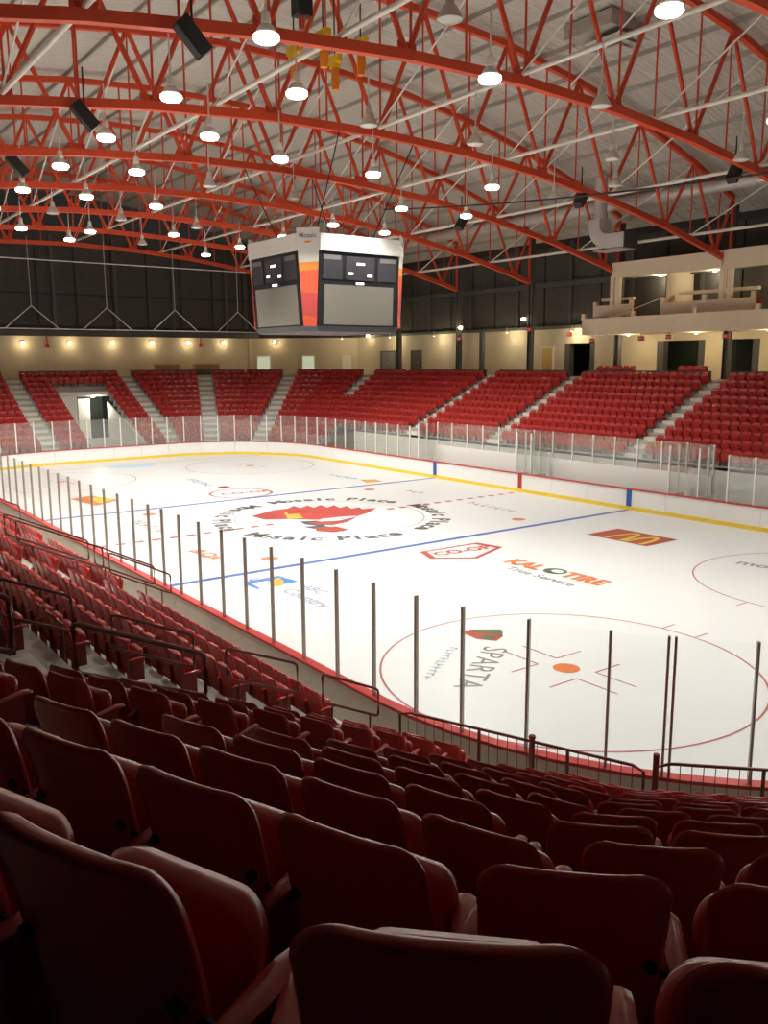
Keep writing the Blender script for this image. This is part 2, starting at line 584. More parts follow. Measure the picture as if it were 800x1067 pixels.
# blue bank panel and two lines of pale lettering
flat('blue_panel', [px((251, 607), (290, 600), (311, 606), (268, 614))], M['sky'])
flat('blue_panel_inset', [px((262, 608), (276, 605.5), (289, 606.5), (286, 612.4), (270, 612.8))], M['whiteink'], 0.006)
flat('blue_panel_inset', [px((283, 604), (291, 602), (296, 606), (294, 610.5), (286, 611.5))], M['amber'], 0.0065)
ice_strokes('blue_lettering', 3, (9.0, -8.85), 6, 0.6, M['blue'])
ice_text('pale_lettering', 'ABC', (11.0, -7.95), 0, 0.62, M['pale'], 0.01)
ice_text('pale_lettering', 'Country', (11.7, -8.72), 0, 0.72, M['pale'], 0.01)
# landscaper in the near face-off circle
flat('leaf_panel', [px((478, 658), (492, 656), (522, 656.5), (524, 663), (517, 668), (497, 666))], M['brick'])
flat('leaf_panel_edge', [px((490, 656), (522, 656), (524, 660), (519, 662), (506, 659), (492, 659)), px((500, 664), (508, 661), (516, 664), (510, 667.5))], M['green'], 0.006)
ice_text('slanted_lettering', 'SPARTA', (19.45, -8.45), -57, 0.92, M['grey'], 0.0, 0.95)
ice_strokes('slanted_lettering', 11, (18.75, -8.95), -57, 0.36, M['pale'])
# far sponsor marks
flat('amber_panel', [px((73, 520), (95, 516.6), (124, 521), (100, 527))], M['orange'])
flat('amber_panel_top', [px((92, 519.5), (108, 517.6), (119, 521), (104, 524.5))], M['yellow'], 0.006)
ice_text('orange_lettering', 'AQ', (3.7, -8.55), 2, 0.8, M['orange'], 0.03, 1.3)
flat('orange_swoosh', [px((194, 574), (206, 577), (222, 583), (231, 581), (226, 579.5), (220, 581), (208, 575.6))], M['orange'])
ice_strokes('dark_lettering', 6, (-3.2, -8.25), -3, 0.9, M['grey'])
flat('red_badge', ring(-9.6, 0.1, 1.75, 0.16, 40), M['pinkline'])
ice_text('red_lettering', 'CO-OP', (-9.3, 0.3), 80, 0.9, M['redline'], 0.02)
ice_strokes('blue_lettering', 7, (-15.2, -0.2), -4, 0.85, M['blue'])
flat('red_tag', [rect(-12.8, -12.0, 0.1, 0.7)], M['brick'])
ice_strokes('dark_lettering', 6, (-11.8, 8.4), 4, 0.8, M['blue'])
flat('amber_tag', [px((375, 500), (392, 499.5), (398, 502), (382, 503))], M['amber'])
ice_strokes('red_lettering', 3, (-3.7, 8.0), 2, 0.8, M['brick'])
ice_strokes('dark_lettering', 7, (2.8, 7.85), -2, 0.85, M['grey'])
ice_text('dark_lettering', 'mosaic', (18.6, 6.75), 8, 0.9, M['grey'], 0.02)

# ------------------------------------------------------------------ barrier round the ice
barrier = thing('rink_barrier', 'white dasher boards with yellow kick plate, red cap and glass round the ice', 'barrier')


def path_points(d, step):
    """points about step apart along the outline at offset d, with outward normals"""
    segs = []
    for k, (sx, sy) in enumerate(CORN):
        c = (sx * (HX - RC), sy * (HY - RC))
        segs.append(('arc', c, k * PI / 2, (k + 1) * PI / 2))
        nx = CORN[(k + 1) % 4]
        a = (k + 1) * PI / 2
        p0 = Vector((c[0] + (RC + d) * math.cos(a), c[1] + (RC + d) * math.sin(a)))
        c2 = (nx[0] * (HX - RC), nx[1] * (HY - RC))
        p1 = Vector((c2[0] + (RC + d) * math.cos(a), c2[1] + (RC + d) * math.sin(a)))
        segs.append(('line', p0, p1, a))
    out = []
    for s in segs:
        if s[0] == 'arc':
            n = max(1, round((RC) * PI / 2 / step))
            for i in range(n):
                a = s[2] + (s[3] - s[2]) * i / n
                out.append((s[1][0] + (RC + d) * math.cos(a), s[1][1] + (RC + d) * math.sin(a), a))
        else:
            L = (s[2] - s[1]).length
            n = max(1, round(L / step))
            for i in range(n):
                q = s[1].lerp(s[2], i / n)
                out.append((q.x, q.y, s[3]))
    return out


# board panels, 2.4 m each; inner face white, outer face beige
bp = path_points(0.02, 2.44)
for i in range(len(bp)):
    (x0, y0, a0), (x1, y1, a1) = bp[i], bp[(i + 1) % len(bp)]
    sub = 3
    mb = MB()
    da = (a1 - a0 + PI) % (2 * PI) - PI
    P = []
    for j in range(sub + 1):
        t = j / sub
        gap = 0.004 if j == 0 else (-0.004 if j == sub else 0)
        tt = t + gap
        if abs(da) > 1e-4:
            a = a0 + da * tt
            cx, cy = x0 - (RC + 0.02) * math.cos(a0), y0 - (RC + 0.02) * math.sin(a0)
            P.append((cx + (RC + 0.02) * math.cos(a), cy + (RC + 0.02) * math.sin(a), math.cos(a), math.sin(a)))
        else:
            P.append((x0 + (x1 - x0) * tt, y0 + (y1 - y0) * tt, math.cos(a0), math.sin(a0)))
    vs = []
    for (x, y, nx, ny) in P:
        vs += [(x, y, 0.19), (x, y, 1.03), (x + nx * 0.14, y + ny * 0.14, 1.03), (x + nx * 0.14, y + ny * 0.14, 0.0), (x + 0.03 * nx, y + 0.03 * ny, 0.19)]
    for j in range(sub):
        o = j * 5
        mb.f += [(o, o + 1, o + 6, o + 5), (o + 1, o + 2, o + 7, o + 6), (o + 2, o + 3, o + 8, o + 7), (o + 3, o + 4, o + 9, o + 8), (o + 4, o, o + 5, o + 9)]
        mb.m += [0, 0, 1, 1, 0]
    mb.v = vs
    e = sub * 5
    mb.f += [(0, 4, 3, 2, 1), (e, e + 1, e + 2, e + 3, e + 4)]
    mb.m += [0, 0]
    mb.build('board_panel', [M['board'], M['kerb']], barrier)
mb = MB()
mb.sweep([(p[0], p[1], 0.095) for p in outline(0.0)], 0.04, mi=0, h=0.19, closed=True)
mb.build('kick_plate', M['kick'], barrier)
mb = MB()
mb.sweep([(p[0], p[1], 1.06) for p in outline(0.09)], 0.22, mi=0, h=0.06, closed=True)
mb.build('cap_rail', M['cap'], barrier)
for x, m in ((7.62, 'blue'), (-7.62, 'blue'), (0, 'redline')):
    mb = MB()
    mb.box((x, HY + 0.012, 0.55), (0.3, 0.03, 0.96))
    mb.build('line_marker', M[m], barrier)

# glass and posts
GT = 3.34
BX0, BX1, BY = -9.45, 11.4, 14.5           # players' bench zone on the far side


def pane(a, b, z0, z1, m, parent=barrier, name='glass_pane'):
    mb = MB()
    d = Vector((b[0] - a[0], b[1] - a[1]))
    L = d.length
    mb.box(((a[0] + b[0]) / 2, (a[1] + b[1]) / 2, (z0 + z1) / 2), (L - 0.03, 0.014, z1 - z0), math.atan2(d.y, d.x))
    return mb.build(name, m, parent)


post_near = None


def post(x, y, a, z0, z1, m, wd=0.055, parent=barrier):
    mb = MB()
    mb.box((x, y, (z0 + z1) / 2), (0.075, wd, z1 - z0), a)
    return mb.build('stanchion', m, parent)


near_x = [10.38, 11.41, 12.6, 13.9, 15.25, 16.5, 17.8, 19.15, 20.47, 21.75]
left_x = list(np.arange(10.38 - 1.3, -21.5, -1.3))
near_pts = [(x, -HY - 0.09, -PI / 2) for x in left_x[::-1] + near_x]
for th in (-83.2, -76.2, -68.0, -59.3, -53.6, -45.2, -35.0, -25.0):
    a = math.radians(th)
    near_pts.append((21.95 + (RC + 0.09) * math.cos(a), -4.42 + (RC + 0.09) * math.sin(a), a))
for i, (x, y, a) in enumerate(near_pts):
    post(x, y, a, 1.09, GT, M['steel'], 0.04)
    if abs(x - 26.96) < 0.4:
        post(x + 0.1 * math.sin(-a), y + 0.1 * math.cos(a), a, 1.09, GT, M['steel'], 0.04)
    if i:
        pane(near_pts[i - 1], (x, y), 1.09, GT - 0.03, M['glass'])
# far half: corners, far end and far long side away from the benches
far_pts = []
for p in path_points(0.11, 1.3):
    x, y, a = p
    if y > 9.0 and BX1 + 0.3 < x < 24:
        far_pts.append(p)
    elif x < -21.9 or (y > 0 and x < BX0 + 0.2):
        far_pts.append(p)
runs, cur = [], []
for p in far_pts:
    if cur and math.hypot(p[0] - cur[-1][0], p[1] - cur[-1][1]) > 2.0:
        runs.append(cur)
        cur = []
    cur.append(p)
runs.append(cur)
for rn in runs:
    for i, (x, y, a) in enumerate(rn):
        post(x, y, a, 1.09, GT - 0.12, M['whitepost'], 0.07)
        if i:
            pane(rn[i - 1], (x, y), 1.09, GT - 0.14, M['glass2'])
# bench enclosure behind the far boards
bench = thing('bench_enclosure', 'white back wall with tall glass behind the players benches on the far side', 'barrier', (0, BY, 0))
mb = MB()
mb.box((0.95, 0.06, 0.97), (BX1 - BX0 - 0.4, 0.12, 1.94))
mb.build('back_wall', M['board'], bench)
xs = list(np.linspace(BX0 + 0.2, BX1 - 0.2, 15))
for i, x in enumerate(xs):
    post(x, 0.06, 0, 1.94, 3.45, M['whitepost'], 0.07, bench)
    if i:
        pane((xs[i - 1], 0.06), (x, 0.06), 1.95, 3.44, M['glass2'], bench)
for x in (BX0, -0.4, 0.7, BX1 - 1.6, BX1):
    for yy in (-1.42, -0.7):
        post(x, yy, 0, 1.09 if yy < -1 else 0.1, 3.4, M['whitepost'], 0.07, bench)
    pane((x, -1.42), (x, 0.0), 1.1, 3.38, M['glass2'], bench, 'side_glass')
    mb = MB()
    mb.box((x, -0.75, 0.55), (0.05, 1.2, 1.06))
    mb.build('side_panel', M['board'], bench)
for x0, x1 in ((BX0 + 0.3, -0.7), (1.0, BX1 - 1.75)):
    b = thing('players_bench', 'long dark bench for players left of the middle partition' if x0 < 0 else 'long dark bench for players right of the middle partition', 'bench', ((x0 + x1) / 2, 14.0, 0), 0, 'players benches')
    mb = MB()
    mb.box((0, 0, 0.56), (x1 - x0, 0.34, 0.05))
    mb.build('seat_plank', M['wood'], b)
    for k in range(4):
        mb = MB()
        mb.box(((x1 - x0) * (k / 3 - 0.5) * 0.92, 0, 0.235), (0.08, 0.3, 0.6))
        mb.build('leg', M['dark_metal'], b)

# ------------------------------------------------------------------ seating bowl
PITCH, RISE, RUN, NROW = 0.55, 0.41, 0.838, 13


def nd_back(i):
    return 11.81 - RUN * (i - 1)


def z_floor(i):
    return 5.81 - RISE * (i - 1)


Z_CON = 6.22
VY0, VY1, VND = -1.25, 2.85, 9.25      # passage through the far end bank

terr = struct_root('seating_terrace')


def strip(name, segs, m, cut=None):
    mb = MB()
    for a, b, c, d in segs:
        mb.add([a, b, c, d], [(0, 1, 2, 3)])
    return mb.build(name, m, terr)


prof = []                               # (nd, z) from the concourse down to the walkway
prof.append((30.0, Z_CON))
prof.append((nd_back(1) + 0.118, Z_CON))
for i in range(1, NROW + 1):
    prof.append((nd_back(i) + 0.118, z_floor(i)))
    prof.append((nd_back(i) + 0.118 - RUN, z_floor(i)))
prof.append((prof[-1][0], 0.0))
prof.append((0.16, 0.0))
polys = [(bowl_poly(nd), z, nd) for nd, z in prof]
# facet k runs from vertex k-1 to vertex k (16 facets)
for k in range(16):
    mb = MB()
    far_end = (k == 8)
    far_side = (k == 4)
    for j in range(len(polys) - 1):
        (pa, za, na), (pb, zb, nb) = polys[j], polys[j + 1]
        a0, a1, b0, b1 = pa[k - 1], pa[k], pb[k - 1], pb[k]
        q = [(a0.x, a0.y, za), (a1.x, a1.y, za), (b1.x, b1.y, zb), (b0.x, b0.y, zb)]
        if far_end and nb < VND - 0.01 and na <= VND + 0.8:
            # split round the passage (y runs from high to low along this facet)
            xa, xb = a0.x, b0.x
            for ya, yb, yc, yd in ((a0.y, VY1, VY1, b0.y), (VY0, a1.y, b1.y, VY0)):
                mb.add([(xa, ya, za), (xa, yb, za), (xb, yc, zb), (xb, yd, zb)], [(0, 1, 2, 3)])
            if na <= VND and nb < 1.0:
                pass
            continue
        if far_side and na < 3.6 and zb > 0.05:
            continue
        mb.add(q, [(0, 1, 2, 3)])
    mb.build('terrace_bank', M['concrete'], terr)
mb = MB()                                # front wall below the lowest row on the far side, behind the benches
mb.box((0, 16.3, 1.0), (43, 0.1, 2.0))
mb.build('front_wall', M['vomwhite'], terr)
# low dark wall between top row and concourse (not on the near banks, aisles left open by gaps)
for th, spans in ((180, [(-14, -4.95), (-3.55, 4.8), (6.1, 14)]), (90, [(-24, -15.8), (-14.3, -7.2), (-5.7, 4.0), (5.5, 12)]), (157.5, [(-4.0, -0.95), (0.45, 4.0)]), (135, [(-4.0, -0.95), (0.45, 4.0)]), (112.5, [(-4.0, -0.95), (0.45, 4.0)])):
    for a0, a1 in spans:
        if th == 180:
            mb = MB(); mb.box((-HX - 12.1, (a0 + a1) / 2, 6.45), (0.1, a1 - a0, 0.6))
        elif th == 90:
            mb = MB(); mb.box(((a0 + a1) / 2, HY + 12.1, 6.45), (a1 - a0, 0.1, 0.6))
        else:
            c, n, t = facet(th)
            q = c + n * (RC + 12.1) + t * ((a0 + a1) / 2)
            mb = MB(); mb.box((q.x, q.y, 6.45), (a1 - a0, 0.1, 0.6), math.radians(th) + PI / 2)
        mb.build('knee_wall', M['column'], terr)
# far end passage: white side walls, lintel and dark doorway
vom = struct_root('door_1')
xb = -HX - VND
mb = MB(); mb.box((xb + 4.1, VY0 - 0.06, 2.3), (8.4, 0.12, 3.6)); mb.v = [(x, y, min(z, max(0.9, -0.489 * (x + HX) + 0.75))) for x, y, z in mb.v]; mb.build('side_wall', M['vomwhite'], vom)
mb = MB(); mb.box((xb + 4.1, VY1 + 0.06, 2.3), (8.4, 0.12, 3.6)); mb.v = [(x, y, min(z, max(0.9, -0.489 * (x + HX) + 0.75))) for x, y, z in mb.v]; mb.build('side_wall', M['vomwhite'], vom)
mb = MB(); mb.box((xb - 0.06, (VY0 + VY1) / 2, 4.86), (0.3, VY1 - VY0, 0.28)); mb.build('lintel', M['vomwhite'], vom)
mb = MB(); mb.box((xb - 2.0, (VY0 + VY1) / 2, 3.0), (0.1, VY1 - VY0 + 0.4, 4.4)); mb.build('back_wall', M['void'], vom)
mb = MB(); mb.box((xb - 0.1, VY0 + 0.75, 2.8), (0.16, 1.5, 3.8)); mb.build('pier', M['vomwhite'], vom)
mb = MB(); mb.box((xb - 0.5, VY0 + 2.2, 2.7), (0.12, 1.0, 3.4)); mb.build('door_leaf', M['frame'], vom)
mb = MB(); mb.box((xb + 4.0, (VY0 + VY1) / 2, 0.95), (9.0, VY1 - VY0, 0.1)); mb.build('passage_floor', M['concrete'], vom)

t = thing('passage_fill_lamp', 'added fill lamp inside the white passage through the far end seats', 'lamp', (xb - 0.9, 1.9, 4.5))  # extra lamp put in to brighten the passage walls
mb = MB(); mb.lathe((0, 0, 0), [(0.0, 0.12), (0.14, 0.12), (0.16, 0.0), (0.0, -0.02)], 10); mb.build('housing', M['sconce'], t)
mb = MB(); mb.bar((0, 0, 0.1), (0.7, 0, 0.25), 0.03, 6); mb.build('bracket', M['galv'], t)
pv = bpy.data.lights.new('passage_fill_light', 'POINT'); pv.energy = 160; pv.color = (1, 0.95, 0.85)
l = bpy.data.objects.new('passage_fill_light', pv); COL.objects.link(l); l.parent = t; l.location = (0.9, 0, -0.4)

# ---- one chair: shell back, tipped-up cushion seat, arm, standard, pivot bracket
def slab(w, z0, z1, yf, th, rc, nu=8, nv=7, wing=0.0, taper=0.0, roll=0.0):
    """upright rounded slab: yf(z) gives the y of the mid surface, rounded top corners rc"""
    mb = MB()
    lay = []
    for s, ins in ((-1, 0.014), (0, 0.0), (1, 0.014)):
        g = []
        for j in range(nv + 1):
            v = j / nv
            z = z0 + ins + (z1 - z0 - 2 * ins) * (1 - (1 - v) ** 2.0)
            for i in range(nu + 1):
                u = -1 + 2 * i / nu
                ww = (w / 2 - ins) * (1 - taper * (1 - v))
                dz = z1 - ins - z
                cut = 0.0
                if dz < rc:
                    cut = rc - math.sqrt(max(0, rc * rc - (rc - dz) ** 2))
                x = u * (ww - cut)
                y = yf(z) + wing * abs(u) ** 3 + s * th / 2 - (roll * max(0, (v - 0.8) / 0.2) ** 2)
                g.append((x, y, z))
        lay.append(g)
    n = nu + 1
    for g, side in ((lay[0], 0), (lay[2], 1)):
        mb.add(g, [(j * n + i, j * n + i + 1, (j + 1) * n + i + 1, (j + 1) * n + i) for j in range(nv) for i in range(nu)])
    per = [i for i in range(nu + 1)] + [(j + 1) * n + nu for j in range(nv)] + [nv * n + nu - 1 - i for i in range(nu)] + [(nv - 1 - j) * n for j in range(nv - 1)]
    for A, B in ((0, 1), (1, 2)):
        k = len(per)
        vs = [lay[A][p] for p in per] + [lay[B][p] for p in per]
        mb.add(vs, [(q, (q + 1) % k, k + (q + 1) % k, k + q) for q in range(k)])
    return mb


def weld(me):
    bm = bmesh.new()
    bm.from_mesh(me)
    bmesh.ops.remove_doubles(bm, verts=bm.verts, dist=0.0008)
    bmesh.ops.recalc_face_normals(bm, faces=bm.faces)
    bm.to_mesh(me)
    bm.free()
    me.polygons.foreach_set('use_smooth', [True] * len(me.polygons))
    return me


def yback(z):
    return 0.105 - 0.105 * ((z - 0.34) / 0.51) + 0.02 * math.sin((z - 0.34) / 0.51 * PI)


me_back = weld(slab(0.48, 0.27, 0.85, yback, 0.044, 0.085, 12, 16, 0.012, 0.05, 0.010).mesh('backrest', M['seat']))
me_seat = weld(slab(0.44, 0.20, 0.645, lambda z: 0.15 + 0.125 * (z - 0.20) / 0.445, 0.085, 0.085, 14, 14, 0.0, 0.03).mesh('seat', M['seat']))


def arm_mesh(x):
    mb = MB()
    sec = []
    for y, z, wd, h in ((0.02, 0.515, 0.03, 0.025), (0.05, 0.53, 0.052, 0.034), (0.15, 0.535, 0.062, 0.038), (0.26, 0.54, 0.070, 0.042), (0.32, 0.535, 0.066, 0.038), (0.345, 0.525, 0.04, 0.02)):
        sec.append([(x + wd / 2 * math.cos(a), y, z + h / 2 * math.sin(a)) for a in [PI / 8 + k * PI / 4 for k in range(8)]])
    vs = [p for s in sec for p in s]
    fs = [(i * 8 + j, i * 8 + (j + 1) % 8, (i + 1) * 8 + (j + 1) % 8, (i + 1) * 8 + j) for i in range(5) for j in range(8)]
    fs += [tuple(range(8)), tuple(range(40, 48))]
    mb.add(vs, fs)
    return mb.mesh('arm', M['arm'], True)


def leg_mesh(x):
    mb = MB()
    mb.prism([(x - 0.016, 0.06), (x + 0.016, 0.06), (x + 0.016, 0.15), (x - 0.016, 0.15)], 0.0, 0.52)
    mb.box((x, 0.13, 0.012), (0.07, 0.26, 0.024))
    mb.box((x, 0.16, 0.36), (0.026, 0.22, 0.32))
    return mb.mesh('standard', M['seat_metal'])


def bracket_mesh(s):
    mb = MB()
    if s:
        mb.bar((s * 0.195, 0.05, 0.57), (s * 0.195, 0.09, 0.57), 0.017, 10)
        mb.bar((s * 0.195, 0.075, 0.56), (s * 0.262, 0.11, 0.50), 0.010, 6)
    return mb.mesh('pivot_bracket', M['dark_metal'])


me_armL, me_armR = arm_mesh(-PITCH / 2), arm_mesh(PITCH / 2)
me_legL, me_legR = leg_mesh(-PITCH / 2), leg_mesh(PITCH / 2)
me_brk = [bracket_mesh(-1), bracket_mesh(1)]

cands = []      # (dist, x, y, z, th, last, label, block)


def seat_at(th, al, i):
    c, n, t = facet(th)
    q = c + n * (RC + nd_back(i)) + t * al
    return q.x, q.y, z_floor(i)


A_TH, B_TH = -67.5, -45.0
TAN = math.tan(math.radians(11.25))
near_rows = {}
for i in range(1, NROW + 1):
    brk = (RC + nd_back(i)) * TAN
    # narrow left block of bank A
    for k in range(3):
        al = -0.45 - PITCH * (2.5 - k)
        near_rows.setdefault(('L', i), []).append((al, A_TH))
    n = int((brk - 0.95) / PITCH + 0.02)
    for k in range(n):
        near_rows.setdefault(('M', i), []).append((1.15 + PITCH * (k + 0.5), A_TH))
    over = max(0.0, 1.15 + n * PITCH - brk)
    b0 = -brk + over + 0.03 + (0.03 if over else -0.03)
    for k in range(int((brk - b0) / PITCH)):
        near_rows.setdefault(('R', i), []).append((b0 + PITCH * (k + 0.5), B_TH))
# along bank S (normal -90): t points to +x, measured from corner centre x = 21.95
for i in range(1, NROW + 1):
    for k in range(16):
        near_rows.setdefault(('S', i), []).append((0.45 - PITCH * (15.5 - k), -90))
BLK = {'L': 'narrow left', 'M': 'middle', 'R': 'right'}
for (b, i), row in near_rows.items():
    for k, (al, th) in enumerate(row):
        x, y, z = seat_at(th, al, i)
        pr = [project(x, y, z + h) for h in (0.85,)]
        if pr[0] is None:
            continue
        u, v, f = pr[0]
        d = math.dist((x, y, z), CAM)
        w_px = 420.0 / d
        if not (-w_px < u < 800 + w_px and v < 1067 + 40):
            continue
        if b == 'S':
            lab = f'red folding seat, {ORD[len(row) - k]} from the handrail aisle, {ORD[NROW + 1 - i]} row up from the near boards'
        else:
            lab = f'maroon seat of {BLK[b]} foreground block, {ORD[k + 1]} from left, {ORD[i]} row from the back'
        cands.append((d, x, y, z, th, k == len(row) - 1, lab, b))
cands.sort(key=lambda q: q[0])
own, rest = cands[:296], cands[296:]


def facing(th):
    """rotation about z so that local +y points to the ice"""
    return math.radians(th) + PI - PI / 2


GRP = {'S': 'folding seats along the near boards', 'L': 'foreground folding seats', 'M': 'foreground folding seats', 'R': 'foreground folding seats'}
proto = None
for d, x, y, z, th, last, lab, b in own:
    r = thing('arena_seat', lab, 'seat', (x, y, z), facing(th), GRP[b])
    put('backrest', me_back, r)
    put('seat', me_seat, r)
    put('arm', me_armL, r)
    put('standard', me_legL, r)
    if d < 9:
        put('pivot_bracket', me_brk[0], r)
        put('pivot_bracket', me_brk[1], r)
    # +y to the ice turns the row: local +x is along the row, so the row's far end carries the closing arm
    if last:
        put('arm', me_armR, r)
        put('standard', me_legR, r)

# ---- every other seat of the bowl, one object
far_list = [(x, y, z, th) for d, x, y, z, th, last, lab, b in rest]


def fill(th, i, a0, a1):
    n = max(0, round((a1 - a0) / PITCH - 0.1))
    if n == 0:
        return
    pt = (a1 - a0) / n
    for k in range(n):
        x, y, z = seat_at(th, a0 + pt * (k + 0.5), i)
        pr = project(x, y, z + 0.6)
        if pr and -70 < pr[0] < 900:
            far_list.append((x, y, z, th))


def x_to_al(th, x):       # along-coordinate on the long banks
    c, n, t = facet(th)
    return (x - c.x) * t.x


for i in range(1, NROW + 1):
    brk = (RC + nd_back(i)) * TAN
    # near long side left of the aisle at x = 13
    c, n, t = facet(-90)
    for xa, xb in ((5.5, 12.1), (-5.8, 4.2), (-14.4, -7.1), (-21.9, -15.7)):
        fill(-90, i, xa - c.x, xb - c.x)
    # far long side
    if nd_back(i) > 3.9:
        c, n, t = facet(90)
        for xa, xb in ((-21.95 - brk, -15.72), (-14.4, -7.1), (-5.8, 4.1), (5.4, 14.5)):
            fill(90, i, -(xb - c.x), -(xa - c.x))
    # far end
    c, n, t = facet(180)
    def ya(y):
        return -(y - c.y)
    for y0, y1 in ((-4.42 - brk, -4.95), (-3.6, 4.8), (6.1, 4.42 + brk)):
        if y0 < VY0 < y1 and nd_back(i) < VND + 0.9:
            fill(180, i, ya(VY0 - 0.15), ya(y0))
            fill(180, i, ya(y1), ya(VY1 + 0.15))
        else:
            fill(180, i, ya(y1), ya(y0))
    # far corners
    for th in (157.5, 135):
        fill(th, i, -brk, -0.95)
        fill(th, i, 0.45, brk)
    if i <= 5:
        fill(112.5, i, -brk, -0.95); fill(112.5, i, 0.35, brk)
    else:
        fill(112.5, i, -brk, brk)
    for th in (202.5, 225):
        fill(th, i, -brk, -0.6); fill(th, i, 0.6, brk)
# short extra rows on the concourse edge of the far side
for xa, xb in ((-4.9, -1.9), (1.6, 3.8)):
    x = xa
    while x < xb:
        far_list.append((x, HY + nd_back(1) + RUN, Z_CON, 90)); x += PITCH


def small_seat():
    mb = slab(0.50, 0.27, 0.85, yback, 0.035, 0.09, 4, 4, 0.016, 0.03)
    o = slab(0.45, 0.28, 0.735, lambda z: 0.135 + 0.08 * (z - 0.28) / 0.45, 0.075, 0.09, 4, 4, 0.0, 0.02)
    mb.add(o.v, o.f)
    mb.box((-PITCH / 2, 0.18, 0.53), (0.055, 0.32, 0.035))
    mb.box((-PITCH / 2, 0.13, 0.26), (0.03, 0.16, 0.52))
    return mb


sm = small_seat()
base = np.array(sm.v)
V, Fs = [], []
nb = len(base)
for k, (x, y, z, th) in enumerate(far_list):
    a = facing(th) + random.uniform(-0.02, 0.02)
    ca, sa = math.cos(a), math.sin(a)
    q = base.copy()
    q[:, 0], q[:, 1] = base[:, 0] * ca - base[:, 1] * sa + x, base[:, 0] * sa + base[:, 1] * ca + y
    q[:, 2] += z
    V.append(q)
    Fs += [tuple(j + k * nb for j in f) for f in sm.f]
me = bpy.data.meshes.new('distant_seating')
me.from_pydata(np.concatenate(V).tolist(), [], Fs)
me.materials.append(M['seat'])
weld(me) if len(far_list) < 10 else me.polygons.foreach_set('use_smooth', [True] * len(me.polygons))
bm = bmesh.new(); bm.from_mesh(me); bmesh.ops.recalc_face_normals(bm, faces=bm.faces); bm.to_mesh(me); bm.free()
ds = put('distant_seating', me)
ds['kind'] = 'stuff'
ds['label'] = 'banks of small red folding seats across the far end and far side'

# ---- steps in the aisles
step_me = MB().box((0, 0, 0.1025), (1.0, 0.40, 0.205)).mesh('step', M['step'])


def steps(th, al, wd, rows=range(1, NROW + 1)):
    for i in rows:
        c, n, t = facet(th)
        for nd, z in ((nd_back(i) + 0.118 - 0.21, z_floor(i)),):
            q = c + n * (RC + nd) + t * al
            put('step', step_me, terr, Matrix.Translation((q.x, q.y, z)) @ Matrix.Rotation(math.radians(th) + PI / 2, 4, 'Z') @ Matrix.Diagonal((wd, 1, 1, 1)))


steps(180, -(-4.27 + 4.42) if False else (facet(180)[0].y - (-4.27)), 1.2)
steps(180, (facet(180)[0].y - 5.45), 1.2)
for x in (-15.05, -6.45, 4.75):
    steps(90, -(x - facet(90)[0].x), 1.2, range(1, 11))
steps(157.5, -0.25, 1.2); steps(135, -0.25, 1.2); steps(112.5, -0.3, 1.1, range(1, 6))
steps(-90, 12.75 - 21.95, 1.1); steps(-90, 1.3, 1.3); steps(-67.5, 0.35, 1.4)
steps(-90, 4.85 - 21.95, 1.1)

# ------------------------------------------------------------------ rails
def rail_loop(label, P, Q, drop=0.52, foot=0.42, r=0.024, inset=0.16, group='aisle handrails'):
    """closed tube loop from P to Q with two short feet under the lower bar"""
    P, Q = Vector(P), Vector(Q)
    mid = (P + Q) / 2
    t = thing('handrail', label, 'handrail', (mid.x, mid.y, mid.z - drop - foot), 0, group)
    o = Vector(t.location)
    d = (Q - P)
    e = d.normalized()
    pth = []
    k = 0.07
    dn = Vector((0, 0, -1))
    for c, d0, d1 in ((P, -dn, e), (Q, e, dn), (Q + dn * drop, dn, -e), (P + dn * drop, -e, -dn)):
        a0 = c - d0 * k
        a1 = c + d1 * k
        pth += [a0, c * 0.5 + (a0 + a1) * 0.25, a1]
    mb = MB()
    mb.sweep([p - o for p in pth], r, 8, closed=True)
    mb.build('tube_loop', M['rail'], t, True)
    for f in (inset, 1 - inset):
        b = P.lerp(Q, f) + dn * drop - o
        mb = MB()
        mb.bar(b, b + dn * (foot + 0.12), r * 0.8, 8)
        mb.build('foot_post', M['rail'], t, True)
    return t


rail_loop('uppermost handrail loop left of the wedge aisle, cut by the left picture edge', (22.45, -19.75, 4.62), (22.45, -18.8, 4.2))
rail_loop('thin handrail loop behind the big dark one, second down its aisle', (22.45, -18.25, 3.84), (22.45, -17.0, 3.27))
rail_loop('thin handrail loop over the red seats, third down its aisle', (22.45, -16.45, 2.95), (22.45, -15.15, 2.40))
rail_loop('lowest handrail loop of its aisle, right beside the red capped boards', (22.45, -14.65, 2.10), (22.45, -13.45, 1.53))
cA, nA, tA = facet(A_TH)


def onA(nd, al, z):
    q = cA + nA * (RC + nd) + tA * al
    return (q.x, q.y, z)


rail_loop('big dark handrail loop in the left middle, nearest of all handrails', onA(6.98, -2.45, 4.77), onA(5.05, -2.45, 3.84), 0.55, 0.45, 0.03)
rail_loop('dark handrail loop ending at the left picture edge above maroon seats', onA(8.75, -2.45, 5.7), onA(7.7, -2.45, 5.22), 0.55, 0.45, 0.03)
for x, y0, z0, y1, z1, lab in ((13.35, -17.4, 3.8, -15.4, 2.85, 'long handrail loop at upper left, near side of the distant aisle'), (13.35, -15.25, 2.72, -13.65, 1.9, 'handrail loop at upper left reaching down to the glass, near side'),
                               (12.2, -17.4, 3.8, -15.4, 2.85, 'handrail loop at upper left, far side of the distant aisle'), (12.2, -15.25, 2.72, -13.65, 1.9, 'lower handrail loop at upper left, far side of distant aisle'),
                               (5.2, -17.4, 3.8, -15.4, 2.85, 'faint handrail loop at the left picture edge, farthest aisle on this side')):
    rail_loop(lab, (x, y0, z0), (x, y1, z1))


